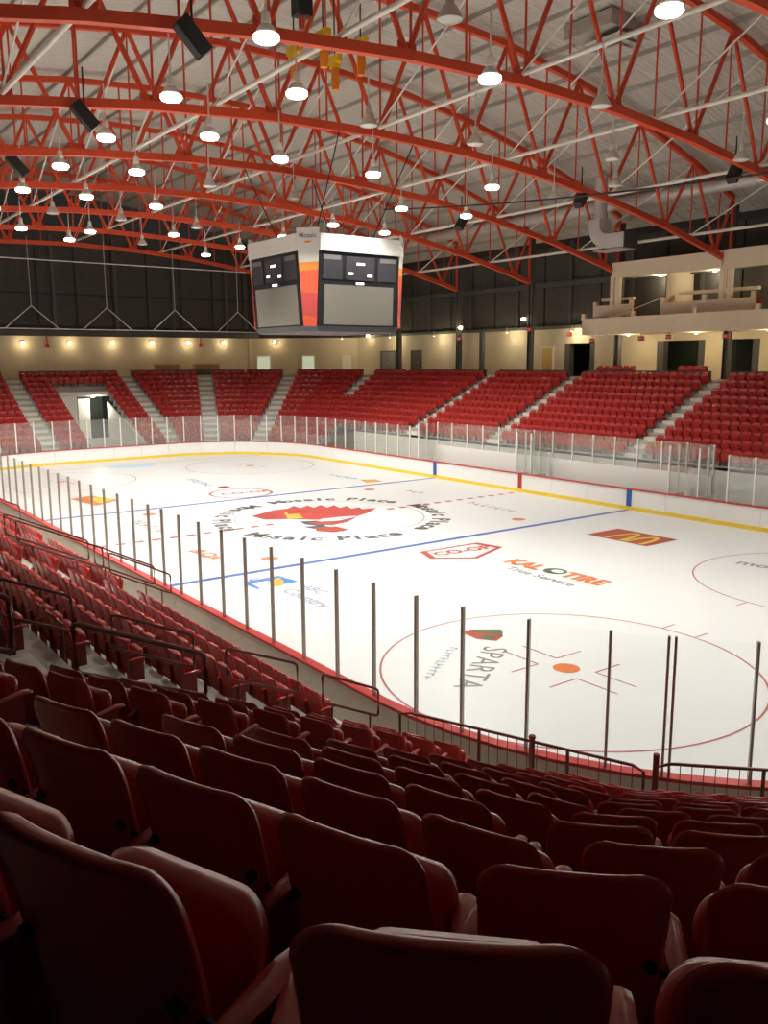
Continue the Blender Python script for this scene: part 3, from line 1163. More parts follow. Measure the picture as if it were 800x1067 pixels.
def guard(label, pts, zt, h, end_post=True):
    t = thing('guard_rail', label, 'railing', (pts[0][0], pts[0][1], zt - h), 0, 'front guard rails')
    o = Vector(t.location)
    W = [Vector((p[0], p[1], zt)) - o for p in pts]
    L = [(W[i + 1] - W[i]).length for i in range(len(W) - 1)]
    mb = MB()
    mb.sweep([W[0] + Vector((0, 0, -h))] + [W[0] + Vector((0, 0, -0.06))] + [W[0].lerp(W[1], 0.05)] + W[1:-1] + [W[-1].lerp(W[-2], 0.04)] + [W[-1] + Vector((0, 0, -0.06)), W[-1] + Vector((0, 0, -h))], 0.026, 8)
    mb.build('top_rail', M['rail'], t, True)
    mb = MB()
    mb.sweep([p + Vector((0, 0, -h + 0.09)) for p in W], 0.014, 6)
    mb.build('bottom_rail', M['rail'], t)
    tot = sum(L)
    bal = MB().bar((0, 0, 0), (0, 0, h - 0.09), 0.007, 5).mesh('baluster', M['rail'])
    pst = MB().bar((0, 0, 0), (0, 0, h), 0.028, 8).mesh('post', M['rail'])
    s, k = 0.16, 1
    while s < tot - 0.1:
        q, a = s, 0
        while q > L[a]:
            q -= L[a]
            a += 1
        p = W[a].lerp(W[a + 1], q / L[a])
        if k % 9 == 0:
            put('post', pst, t, Matrix.Translation(p + Vector((0, 0, -h))))
        else:
            put('baluster', bal, t, Matrix.Translation(p + Vector((0, 0, -h + 0.09))))
        s += 0.165
        k += 1
    return t


def onF(th, nd, al):
    c, n, t = facet(th)
    q = c + n * (RC + nd) + t * al
    return (q.x, q.y)


guard('long maroon guard rail with thin balusters in front of the lowest seats', [onF(A_TH, 0.72, -2.12), onF(A_TH, 0.72, 2.0)], 1.57, 0.95)
g2 = guard('maroon guard rail with thin balusters at the right picture edge', [onF(B_TH, 0.75, -1.5), onF(B_TH, 0.75, 2.2)], 1.64, 1.0)
mb = MB()
p = onF(B_TH, 0.75, -1.52)
mb.bar((0, 0, 0), (0, 0, 1.14), 0.045, 10)
q = mb.build('end_post', M['rail'], g2, True)
q.location = (p[0] - g2.location.x, p[1] - g2.location.y, 0)
pp = onF(A_TH, 0.86, 0.32)
t = thing('rail_post', 'stout maroon post with round cap behind the long guard rail', 'post', (pp[0], pp[1], 0.7))
mb = MB(); mb.bar((0, 0, 0), (0, 0, 1.0), 0.045, 10); mb.build('shaft', M['rail'], t, True)
mb = MB(); mb.lathe((0, 0, 1.0), [(0.0, 0.05), (0.05, 0.04), (0.06, 0.0), (0.0, 0.0)], 12); mb.build('cap', M['rail'], t, True)

# ------------------------------------------------------------------ shell of the hall
def z_top(y):
    return 22.0 - 0.0075 * y * y


def z_bot(y):
    return 16.75 - 0.00515 * y * y


roof = struct_root('ceiling')
ys = np.linspace(-32, 32, 41)
mb = MB()
vs = []
for y in ys:
    z = z_top(y) + 0.42
    vs += [(-47.5, y, z), (47.5, y, z), (47.5, y, z + 0.25), (-47.5, y, z + 0.25)]
n = len(ys)
fs = []
for i in range(n - 1):
    o = i * 4
    fs += [(o, o + 1, o + 5, o + 4), (o + 3, o + 7, o + 6, o + 2)]
mb.add(vs, fs)
mb.build('roof_deck', M['deck'], roof)
for k in range(-12, 13):
    y = k * 2.45
    mb = MB()
    mb.box((0, y, z_top(y) + 0.31), (95, 0.09, 0.20))
    mb.build('purlin', M['purlin'], roof)


def wall_obj(name, boxes, m):
    mb = MB()
    for c, d in boxes:
        mb.box(c, d)
    return structure(mb.build(name, m))


# end wall: beige concourse wall below, charcoal panels above
XW = -46.0
end_root = struct_root('wall_end')
mb = MB(); mb.box((XW - 0.15, -7, 8.0), (0.3, 54, 3.6)); mb.build('lower_wall', M['beige'], end_root)
mb = MB(); mb.box((XW - 0.35, 0, 13.9), (0.3, 66, 9.0)); mb.build('upper_wall', M['darkwall'], end_root)
trim = struct_root('trim_1')
mb = MB(); mb.box((XW + 0.25, -3.5, 10.05), (0.9, 61, 0.5)); mb.build('ledge_beam', M['column'], trim)
for k in range(-9, 9):
    for zz, hh in ((12.1, 2.7), (14.95, 2.7), (17.8, 2.7)):
        mb = MB()
        mb.box((XW - 0.14, k * 3.35 + 1.0, zz), (0.12, 3.16, hh))
        mb.build('acoustic_panel', M['panel'], end_root)
for k in range(-5, 6):
    mb = MB(); mb.box((XW + 0.05, k * 5.6 + 0.7, 14.3), (0.28, 0.28, 8.6)); mb.build('wall_post', M['column'], trim)
# far side wall
YW = 28.0
side_root = struct_root('wall_far_side')
OPEN = [(-10.42, -7.47), (-2.12, 1.54), (2.91, 5.31)]
cuts = [-38.0] + [v for o in OPEN for v in o] + [14.0]
for a, b in zip(cuts[0::2], cuts[1::2]):
    mb = MB(); mb.box(((a + b) / 2, YW + 0.15, 8.0), (b - a, 0.3, 3.6)); mb.build('lower_wall', M['beige'], side_root)
for a, b in OPEN:
    mb = MB(); mb.box(((a + b) / 2, YW + 0.15, 9.25), (b - a, 0.3, 1.1)); mb.build('header', M['beige'], side_root)
    for x in (a + 0.25, b - 0.25):
        mb = MB(); mb.box((x, YW + 0.3, 7.45), (0.5, 0.5, 2.5)); mb.build('jamb', M['column'], side_root)
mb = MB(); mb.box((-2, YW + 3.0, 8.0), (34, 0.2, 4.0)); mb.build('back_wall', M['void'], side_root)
mb = MB(); mb.box((0, YW + 0.5, 14.2), (95, 0.3, 8.6)); mb.build('upper_wall', M['darkwall'], side_root)
mb = MB(); mb.box((-10, YW + 0.05, 9.9), (60, 0.5, 0.22)); mb.build('ledge_beam', M['column'], side_root)
mb = MB(); mb.box((-10, YW - 0.1, 13.1), (74, 0.25, 0.35)); mb.build('wall_girt', M['column'], side_root)
for k in range(-12, 5):
    for zz, hh in ((11.5, 2.9), (14.6, 2.6)):
        mb = MB(); mb.box((k * 2.75 - 0.4, YW + 0.29, zz), (2.6, 0.12, hh)); mb.build('acoustic_panel', M['panel'], side_root)
    if k % 2 == 0:
        mb = MB(); mb.box((k * 2.75 + 1.0, YW + 0.12, 13.0), (0.2, 0.24, 6.4)); mb.build('wall_post', M['column'], side_root)
# chamfered corner wall between them
cw = struct_root('wall_corner')
mb = MB(); mb.sweep([(-46.0, 20.0, 8.0), (-38.0, 28.15, 8.0)], 0.3, h=3.6); mb.build('lower_wall', M['beige'], cw)
mb = MB(); mb.sweep([(-46.4, 19.9, 14.3), (-38.0, 28.5, 14.3)], 0.3, h=9.0); mb.build('upper_wall', M['darkwall'], cw)
# near side and near end close the hall behind the camera
wall_obj('wall_near_side', [((0, -31.5, 8), (96, 0.3, 20))], M['darkwall'])
wall_obj('wall_near_end', [((47, 0, 10), (0.3, 66, 22))], M['darkwall'])

# unseen slab added above and behind the camera to shade the foreground seats
mb = MB()
pi_, po_ = bowl_poly(12.0), bowl_poly(19.0)
for k in range(9, 17):
    a, b, c, d = pi_[k - 1], pi_[k % 16], po_[k % 16], po_[k - 1]
    if max(a.x, b.x) < -5:
        continue
    mb.prism([a, b, c, d], 9.1, 9.4)
structure(mb.build('added_shade_slab', M['column']))
mb = MB()
for k in range(9, 17):
    a, b = pi_[k - 1], pi_[k % 16]
    if max(a.x, b.x) < -5:
        continue
    mb.sweep([(a.x, a.y, 9.65), (b.x, b.y, 9.65)], 0.12, h=1.0)
structure(mb.build('shade_slab_edge', M['column']))  # upstand along the rim of the added slab, also out of view

# concourse doors and openings
def doorway(name, u, c, rz, w_, h_, frame_m, leaf_m, label=None, two=False, cat='door'):
    t = thing(name, u, cat, c, rz)
    for s in (-1, 1):
        mb = MB(); mb.box((s * (w_ / 2 + 0.05), 0, h_ / 2), (0.1, 0.14, h_)); mb.build('jamb', frame_m, t)
    mb = MB(); mb.box((0, 0, h_ + 0.05), (w_ + 0.2, 0.14, 0.1)); mb.build('head', frame_m, t)
    ks = (-0.25, 0.25) if two else (0,)
    for s in ks:
        f = mb = MB(); mb.box((s * w_, 0, h_ / 2), (w_ * (0.49 if two else 0.98), 0.06, h_)); lf = mb.build('leaf', leaf_m, t)
        mb = MB(); mb.bar((s * w_ + 0.2 * w_ * (1 if s <= 0 else -1), -0.07, h_ * 0.47), (s * w_ + 0.2 * w_ * (1 if s <= 0 else -1), -0.07, h_ * 0.55), 0.02, 6); mb.build('handle', M['galv'], lf)
    return t


yd = YW - 0.08
doorway('service_door', 'tan single door in the beige far concourse wall beside the dark opening', (-12.05, yd, Z_CON), 0, 1.05, 2.15, M['frame'], M['tandoor'])
doorway('double_door', 'grey double doors in the far concourse corner left of two dark columns', (-32.6, yd, Z_CON), 0, 2.2, 2.1, M['column'], M['grey'], two=True)
doorway('service_door', 'narrow dark door in far concourse wall between the columns', (-28.3, yd, Z_CON), 0, 1.3, 2.1, M['column'], M['column'])
ang = math.atan2(8.15, 8.0)


def on_corner(f, back_=0.25):
    return (-46 + 8 * f + 0.7 * back_, 20 + 8.15 * f - 0.7 * back_, Z_CON)


doorway('white_door', 'white framed glazed door left of the wall light in the far corner', on_corner(0.14), ang, 1.3, 1.75, M['frame'], M['paper'])
doorway('white_door', 'white framed glazed door right of the wall light in the far corner', on_corner(0.55), ang, 1.2, 1.75, M['frame'], M['paper'])
doorway('white_door', 'plain narrow white door farthest right on the far corner wall', on_corner(0.90), ang, 0.8, 1.75, M['frame'], M['frame'])
for y0, y1, lab in ((9.1, 11.4, 'low pale wooden counter on the end concourse, left one'), (13.0, 15.6, 'low pale wooden counter on the end concourse, right one')):
    t = thing('counter', lab, 'counter', (-44.2, (y0 + y1) / 2, Z_CON), 0, 'concourse counters')
    mb = MB(); mb.box((0, 0, 0.48), (0.6, y1 - y0, 0.96)); mb.build('body', M['wood'], t)
    mb = MB(); mb.box((0, 0, 1.0), (0.75, y1 - y0 + 0.1, 0.06)); mb.build('top', M['wood'], t)

# columns carrying the far truss ends
TX = [20.6 - 8.25 * k for k in range(8)]
for x, lab in ((4.1, 'dark grey column below the suites, rightmost'), (-4.15, 'dark grey column below the left end of the suites'), (-12.4, 'dark grey column beside the bright wall lamp, third from right'), (-20.65, 'dark grey column left of the bright wall lamps'), (-28.9, 'dark grey column beside the right edge of the scoreboard')):
    t = thing('steel_column', lab, 'column', (x, 26.4, Z_CON), 0, 'columns of the far side')
    h = 13.3 - Z_CON
    for s in (-1, 1):
        mb = MB(); mb.box((s * 0.17, 0, h / 2), (0.04, 0.36, h)); mb.build('flange', M['column'], t)
    mb = MB(); mb.box((0, 0, h / 2), (0.32, 0.05, h)); mb.build('web', M['column'], t)
    mb = MB(); mb.box((0, 0, 0.02), (0.55, 0.55, 0.04)); mb.build('base_plate', M['column'], t)
    mb = MB(); mb.box((0, 0, h + 1.6), (0.3, 0.3, 3.2)); mb.build('upper_shaft', M['column'], t)
t = thing('steel_column', 'slim dark column between two wall lamps on the far side', 'column', (-18.0, 26.6, Z_CON), 0, 'columns of the far side')
mb = MB(); mb.box((0, 0, 1.75), (0.34, 0.34, 3.5)); mb.build('shaft', M['column'], t)
mb = MB(); mb.box((0, 0, 0.03), (0.5, 0.5, 0.06)); mb.build('base_plate', M['column'], t)

# ------------------------------------------------------------------ suites on the far side
su = thing('private_suites', 'cream two-tier box of open suites hanging over the far seats', 'suite', (3, 26, 9.12))


def sbox(name, x0, x1, y0, y1, z0, z1, m):
    mb = MB()
    mb.box(((x0 + x1) / 2 - 3, (y0 + y1) / 2 - 26, (z0 + z1) / 2 - 9.12), (x1 - x0, y1 - y0, z1 - z0))
    return mb.build(name, m, su)


sbox('front_parapet', -5.25, 15, 23.9, 24.08, 9.12, 10.13, M['cream'])
sbox('parapet_cap', -5.3, 15, 23.85, 24.13, 10.13, 10.2, M['cream'])
sbox('side_parapet', -5.25, -5.1, 24.08, 26.2, 9.12, 10.13, M['cream'])
sbox('floor_slab', -5.1, 15, 24.08, 30, 9.14, 9.3, M['cream'])
for x in (-5.15, -1.1, 3.4, 7.4, 11.0):
    sbox('parapet_post', x - 0.13, x + 0.13, 23.86, 24.1, 10.2, 10.52, M['cream'])
sbox('upper_parapet', -5.55, -2.3, 25.35, 25.5, 10.35, 11.1, M['cream'])
sbox('upper_parapet', -0.1, 6.35, 25.35, 25.5, 10.2, 11.02, M['cream'])
sbox('upper_parapet', 8.0, 15, 25.35, 25.5, 10.2, 11.02, M['cream'])
for x in (-5.4, -2.4, 0.05, 3.0, 6.2):
    sbox('parapet_post', x - 0.12, x + 0.12, 25.3, 25.52, 11.0, 11.36, M['cream'])
sbox('upper_slab', -5.55, 15, 25.5, 30, 10.0, 10.2, M['cream'])
sbox('ledge_shelf', -5.6, -2.9, 26.2, 26.5, 11.45, 11.62, M['cream'])
sbox('ledge_shelf', 0.6, 6.0, 26.2, 26.5, 11.5, 11.7, M['cream'])
sbox('back_wall', -4.3, 15, 29.6, 29.8, 9.3, 14.0, M['purlin'])
sbox('top_fascia', -4.1, 4.05, 25.4, 25.7, 12.85, 13.85, M['cream'])
sbox('top_fascia', 4.25, 15, 25.2, 25.6, 12.75, 13.85, M['cream'])
sbox('suite_ceiling', -4.1, 15, 25.7, 29.7, 13.0, 13.12, M['girt'])
sbox('roof_slab', -4.1, 15, 25.7, 29.7, 13.7, 13.85, M['cream'])
for x in (-4.1, -3.65, 4.05, 4.55):
    sbox('suite_column', x - 0.14, x + 0.14, 25.45, 25.75, 10.2, 13.0, M['cream'])
for x in (0.2, 8.6):
    sbox('suite_partition', x - 0.1, x + 0.1, 25.6, 29.6, 10.2, 13.0, M['cream'])
sbox('cabinet', -2.9, -1.7, 28.4, 29.5, 10.2, 12.3, M['wood'])
sbox('cabinet', 1.9, 3.2, 28.4, 29.5, 10.2, 11.9, M['cream'])
sbox('cabinet', 6.6, 8.2, 28.4, 29.5, 10.2, 12.4, M['wood'])
mb = MB(); mb.bar((-3.0 - 3, -1.7, 1.1), (-0.6 - 3, 0.2, 2.3), 0.12, h=0.06); mb.build('stair_rail', M['cream'], su)
for x0, x1, y, z in ((-4.9, -1.5, 24.5, 9.3), (-0.8, 7.2, 24.5, 9.3), (-5.2, -2.5, 25.9, 10.2), (0.3, 6.1, 25.9, 10.2)):
    mb = MB()
    x = x0
    while x < x1:
        mb.box((x - 3 + 0.25, y - 26 + 0.2, z - 9.12 + 0.62), (0.46, 0.08, 0.5))
        mb.box((x - 3 + 0.25, y - 26 + 0.02, z - 9.12 + 0.42), (0.46, 0.4, 0.08))
        x += 0.55
    q = mb.build('suite_seating', M['seat'], su)
    q['kind'] = 'stuff'

# ------------------------------------------------------------------ roof trusses
ENDY = 26.1
bn = [4.9 * k for k in range(-5, 6)]
tn = [4.9 * (k + 0.5) for k in range(-6, 6)]
TLAB = ['nearest red roof truss, crossing the top of the picture above the right stands', 'red roof truss crossing above the black hanging speaker, second nearest', 'red roof truss ending on the middle cream suite column, third nearest', 'red roof truss ending at the left end of the suites, fourth nearest',
        'red roof truss passing just behind the top of the scoreboard, fifth nearest', 'red roof truss behind the scoreboard, sixth nearest', 'red roof truss in front of the black end wall, second farthest', 'farthest red roof truss, right against the black end wall']
for k, x in enumerate(TX):
    t = thing('roof_truss', TLAB[k], 'truss', (x, 0, z_bot(0)), 0, 'red roof trusses')
    z0 = z_bot(0)
    mb = MB(); mb.sweep([(0, y, z_bot(y) - z0) for y in [-ENDY] + bn + [ENDY]], 0.26, h=0.30); mb.build('bottom_chord', M['truss'], t)
    mb = MB(); mb.sweep([(0, y, z_top(y) - z0) for y in [-ENDY] + tn[1:-1] + [ENDY]], 0.24, h=0.26); mb.build('top_chord', M['truss'], t)
    for i, y in enumerate(bn):
        for yt in (y - 2.45, y + 2.45):
            yt = max(-ENDY, min(ENDY, yt))
            mb = MB(); mb.bar((0, y, z_bot(y) - z0), (0, yt, z_top(yt) - z0), 0.095, 6); mb.build('diagonal', M['truss'], t)
        mb = MB(); mb.bar((0.07, y + 0.1, z_bot(y) - z0), (0.07, y + 0.1, z_top(y) - z0), 0.045, 6); mb.build('hanger', M['truss'], t)
        yt = y + 2.45
        if abs(yt) < 25:
            mb = MB(); mb.bar((-0.05, yt, z_bot(yt) - z0), (-0.05, yt, z_top(yt) - z0), 0.04, 6); mb.build('hanger', M['truss'], t)
        mb = MB(); mb.box((0, y, z_bot(y) - z0 + 0.2), (0.05, 0.7, 0.34)); mb.build('gusset', M['truss'], t)
    for s in (-1, 1):
        mb = MB(); mb.bar((0, s * ENDY, z_bot(ENDY) - z0), (0, s * ENDY, z_top(ENDY) - z0), 0.1, 6); mb.build('end_post', M['truss'], t)
# long white bracing tubes through the trusses
GY = [-22.05, -14.7, -7.35, 0.0, 7.35, 14.7, 22.05]
GL = ['outermost over the near stands', 'over the near boards', 'first over the ice from the near side', 'over the middle of the ice', 'over the far half of the ice', 'over the far boards', 'outermost over the far stands']
for y, lab in zip(GY, GL):
    z = z_bot(y) + 0.2
    t = thing('bracing_tube', f'long white bracing tube with thin rods, {lab}', 'brace', (0, y, z), 0, 'white bracing tubes')
    mb = MB(); mb.bar((-38, 0, 0), (24, 0, 0), 0.085, 8); mb.build('tube', M['girt'], t, True)
    for a in range(len(TX) - 1):
        mb = MB(); mb.bar((TX[a + 1], 0, 0.0), (TX[a], 0, z_top(y) - z - 0.1), 0.038, 6); mb.build('brace_rod', M['girt'], t)

# ------------------------------------------------------------------ high-bay lamps
LAMPS = {  # row: y -> list of (x, lit)
    -11.35: [(15.2, 1), (9.5, 1), (3.9, 1), (-1.4, 1), (-7.1, 1), (-12.7, 1), (-18.5, 1), (-24.3, 1)],
    -8.55: [(18.6, 0), (11.9, 1), (6.1, 1), (-0.7, 1), (-7.1, 1), (-12.5, 0), (-18.8, 1)],
    -4.95: [(27.5, 1), (21.8, 1), (16.1, 1), (10.4, 0), (4.6, 1), (-1.6, 0), (-7.7, 1), (-12.6, 0), (-17.8, 1), (-21.8, 1)],
    -0.45: [(25.0, 1), (16.2, 0), (10.6, 0), (4.4, 1), (-2.0, 0), (-12.9, 0), (-16.2, 1), (-21.3, 0)],
    5.4: [(24.5, 1), (18.5, 1), (11.9, 0), (5.3, 1), (-1.3, 1), (-7.6, 1), (-13.2, 1), (-19.0, 1), (-24.3, 1)],
    9.6: [(26.0, 1), (14.7, 0), (8.7, 0), (5.1, 0), (-1.1, 1), (-8.4, 1), (-15.0, 1)],
}
prof_body = [(0.035, 1.1), (0.035, 0.62), (0.09, 0.60), (0.12, 0.42), (0.12, 0.36), (0.10, 0.34), (0.17, 0.28), (0.24, 0.16), (0.30, 0.03), (0.30, 0.0)]
me_shade = MB().lathe((0, 0, 0), prof_body[5:], 16).mesh('reflector', M['lampbody'], True)
me_ball = MB().lathe((0, 0, 0), [(0.0, 0.64)] + prof_body[2:6], 12).mesh('ballast', M['lampbody'], True)
me_stem = MB().bar((0, 0, 0.6), (0, 0, 1.75), 0.025, 6).mesh('stem', M['lampbody'])
me_lit = MB().lathe((0, 0, 0.0), [(0.305, 0.075), (0.315, 0.0), (0.27, -0.06), (0.0, -0.10)], 16).mesh('lens', M['lit'], True)
me_off = MB().lathe((0, 0, 0.0), [(0.29, 0.012), (0.2, -0.03), (0.0, -0.045)], 16).mesh('lens', M['unlit'], True)
sp = bpy.data.lights.new('high_bay_beam', 'SPOT')
sp.energy = LAMP_W
sp.color = (1.0, 0.972, 0.915)
sp.spot_size = math.radians(102)
sp.spot_blend = 0.5
sp.shadow_soft_size = 0.28
sp_wide = sp.copy()
sp_wide.spot_size = math.radians(142)
sp_wide.spot_blend = 0.6
sp_wide.energy = LAMP_W * 0.78
LAMPS[-17.2] = [(-10.0, 1), (-3.5, 1), (3.0, 1), (9.5, 1)]      # over the near stands, beyond the left picture edge
for r, (y, row) in enumerate(LAMPS.items()):
    for k, (x, on) in enumerate(sorted(row)):
        zl = 15.0
        name = 'high_bay_lamp'
        lab = f'{"lit" if on else "unlit"} bell lamp, {ORD[k + 1]} from the far end in {ORD[r + 1]} row counted from the near boards' if y > -15 else f'lit bell lamp over the near stands, {ORD[k + 1]} from the far end'
        t = thing(name, lab, 'lamp', (x, y, zl), 0, 'high-bay lamps')
        put('reflector', me_shade, t); put('ballast', me_ball, t); put('stem', me_stem, t)
        put('lens', me_lit if on else me_off, t)
        if on:
            l = bpy.data.objects.new('high_bay_beam', sp_wide if (x < -5 or (y > 4 and x < 20)) else sp)
            COL.objects.link(l)
            l.location = (0, 0, -0.06)
            l.parent = t

# wall lamps of the end concourse
pl = bpy.data.lights.new('wall_lamp_light', 'POINT')
pl.energy = SCONCE_W
pl.color = (1.0, 0.80, 0.50)
pl.shadow_soft_size = 0.12
me_glow = MB().lathe((0, 0, 0), [(0.0, 0.14), (0.13, 0.07), (0.15, 0.0), (0.10, -0.09), (0.0, -0.13)], 12).mesh('bulb_cover', M['sconce'], True)
me_plate = MB().box((-0.2, 0, 0), (0.06, 0.3, 0.3)).box((-0.1, 0, 0.12), (0.2, 0.05, 0.05)).mesh('back_plate', M['lampbody'])
spots = [(XW + 0.3, y, z, 0.0, f'glowing wall lamp under the black end wall, {ORD[i + 1]} from the left') for i, (y, z) in enumerate(((-6.6, 9.15), (-2.25, 9.2), (1.8, 9.23), (5.67, 9.26), (9.49, 9.3), (13.2, 9.33), (17.0, 9.36)))]
spots.append((-44.0 + 0.35, 22.04 - 0.35, 9.45, -PI / 4, 'glowing wall lamp on the far corner wall between two white doors'))
spots.append((-20.2, 26.1, 10.15, -PI / 2, 'bright wall lamp beside the left dark column on the far side'))
spots.append((-12.95, 26.1, 10.55, -PI / 2, 'bright wall lamp beside the dark column next to the suites'))
spots.append((-35.6, 27.6, 9.9, -PI / 2, 'small bright lamp just below the right half of the scoreboard'))
for x, y, z, rz, lab in spots:
    t = thing('wall_lamp', lab, 'lamp', (x, y, z), rz, 'concourse wall lamps')
    put('bulb_cover', me_glow, t); put('back_plate', me_plate, t)
    l = bpy.data.objects.new('wall_lamp_light', pl); COL.objects.link(l); l.location = (0.3, 0, -0.05); l.parent = t
# strip of hidden concourse downlights below the suites and along the far wall (real fittings on the slab)
dl = bpy.data.lights.new('concourse_downlight_light', 'POINT')
dl.energy = 75
dl.color = (1.0, 0.84, 0.55)
dl.shadow_soft_size = 0.15
me_can = MB().lathe((0, 0, 0), [(0.0, 0.1), (0.12, 0.1), (0.14, 0.0), (0.11, -0.01)], 12).mesh('can', M['lampbody'], True)
me_canl = MB().lathe((0, 0, 0), [(0.11, 0.0), (0.0, -0.015)], 12).mesh('lens', M['sconce'], True)
for i, (x, y, z) in enumerate(((-37, 25.5, 9.6), (-31, 26.9, 9.6), (-24.5, 26.9, 9.6), (-15.5, 26.9, 9.6), (-9.0, 27.2, 9.55), (-3.0, 26.0, 9.05), (2.2, 26.0, 9.05), (7.0, 26.0, 9.05), (0, 29.6, 9.3))):
    t = thing('ceiling_downlight', f'small round downlight over the far concourse, {ORD[i + 1]} from the scoreboard side', 'lamp', (x, y, z), 0, 'concourse downlights')
    put('can', me_can, t); put('lens', me_canl, t)
    l = bpy.data.objects.new('concourse_downlight_light', dl); COL.objects.link(l); l.location = (0, 0, -0.15); l.parent = t
    mb = MB(); mb.bar((0, 0, 0.1), (0, 0, 0.5 if z > 9.2 else 0.12), 0.02, 6); mb.build('stem', M['lampbody'], t)

sl = bpy.data.lights.new('suite_fill_light', 'POINT')  # three lamps added to brighten the suite interiors
sl.energy = 55
sl.color = (1.0, 0.85, 0.6)
for x, lab in ((-1.8, 'added round fill lamp in the left suite'), (2.2, 'added round fill lamp in the middle suite'), (6.6, 'added round fill lamp in the right suite')):
    t = thing('suite_fill_lamp', lab, 'lamp', (x, 27.6, 12.9), 0, 'suite fill lamps')
    put('can', me_can, t); put('lens', me_canl, t)
    l = bpy.data.objects.new('suite_fill_light', sl); COL.objects.link(l); l.location = (0, 0, -0.15); l.parent = t

# ------------------------------------------------------------------ scoreboard over centre ice
sb = thing('scoreboard', 'four-sided black scoreboard with white top fascia and grey video screens', 'scoreboard', (0, 0, 8.95))
HT, HB, CT, CB = 2.88, 2.62, 0.80, 0.46
ZB, ZT = 0.0, 3.82


def ring8(h, c):
    return [(h, -h + c), (h, h - c), (h - c, h), (-h + c, h), (-h, h - c), (-h, -h + c), (-h + c, -h), (h - c, -h)]


def lerp_ring(f):
    h, c = HB + (HT - HB) * f, CB + (CT - CB) * f
    return ring8(h, c)


mb = MB()
lo, hi = lerp_ring(0.0), lerp_ring(0.82)
mb.add([(p[0] * 0.985, p[1] * 0.985, ZB) for p in lo] + [(p[0] * 0.985, p[1] * 0.985, ZT * 0.82) for p in hi], [tuple(range(8))[::-1], tuple(range(8, 16))] + [(i, (i + 1) % 8, 8 + (i + 1) % 8, 8 + i) for i in range(8)])
mb.build('cabinet', M['scoreblack'], sb)
mb = MB()
mb.add([(p[0] * 1.0, p[1] * 1.0, -0.22) for p in ring8(HB - 0.12, CB)] + [(p[0], p[1], 0.02) for p in ring8(HB + 0.0, CB)], [tuple(range(8))[::-1], tuple(range(8, 16))] + [(i, (i + 1) % 8, 8 + (i + 1) % 8, 8 + i) for i in range(8)])
mb.build('bottom_pan', M['scoretile'], sb)
mb = MB()
for z0, z1, g in ((0.82, 1.0, 1.0),):
    a, b = lerp_ring(z0), lerp_ring(z1)
    mb.add([(p[0] * 1.015, p[1] * 1.015, ZT * z0) for p in a] + [(p[0] * 1.015, p[1] * 1.015, ZT * z1) for p in b], [tuple(range(8))[::-1], tuple(range(8, 16))] + [(i, (i + 1) % 8, 8 + (i + 1) % 8, 8 + i) for i in range(8)])
mb.build('top_fascia', M['sign'], sb)
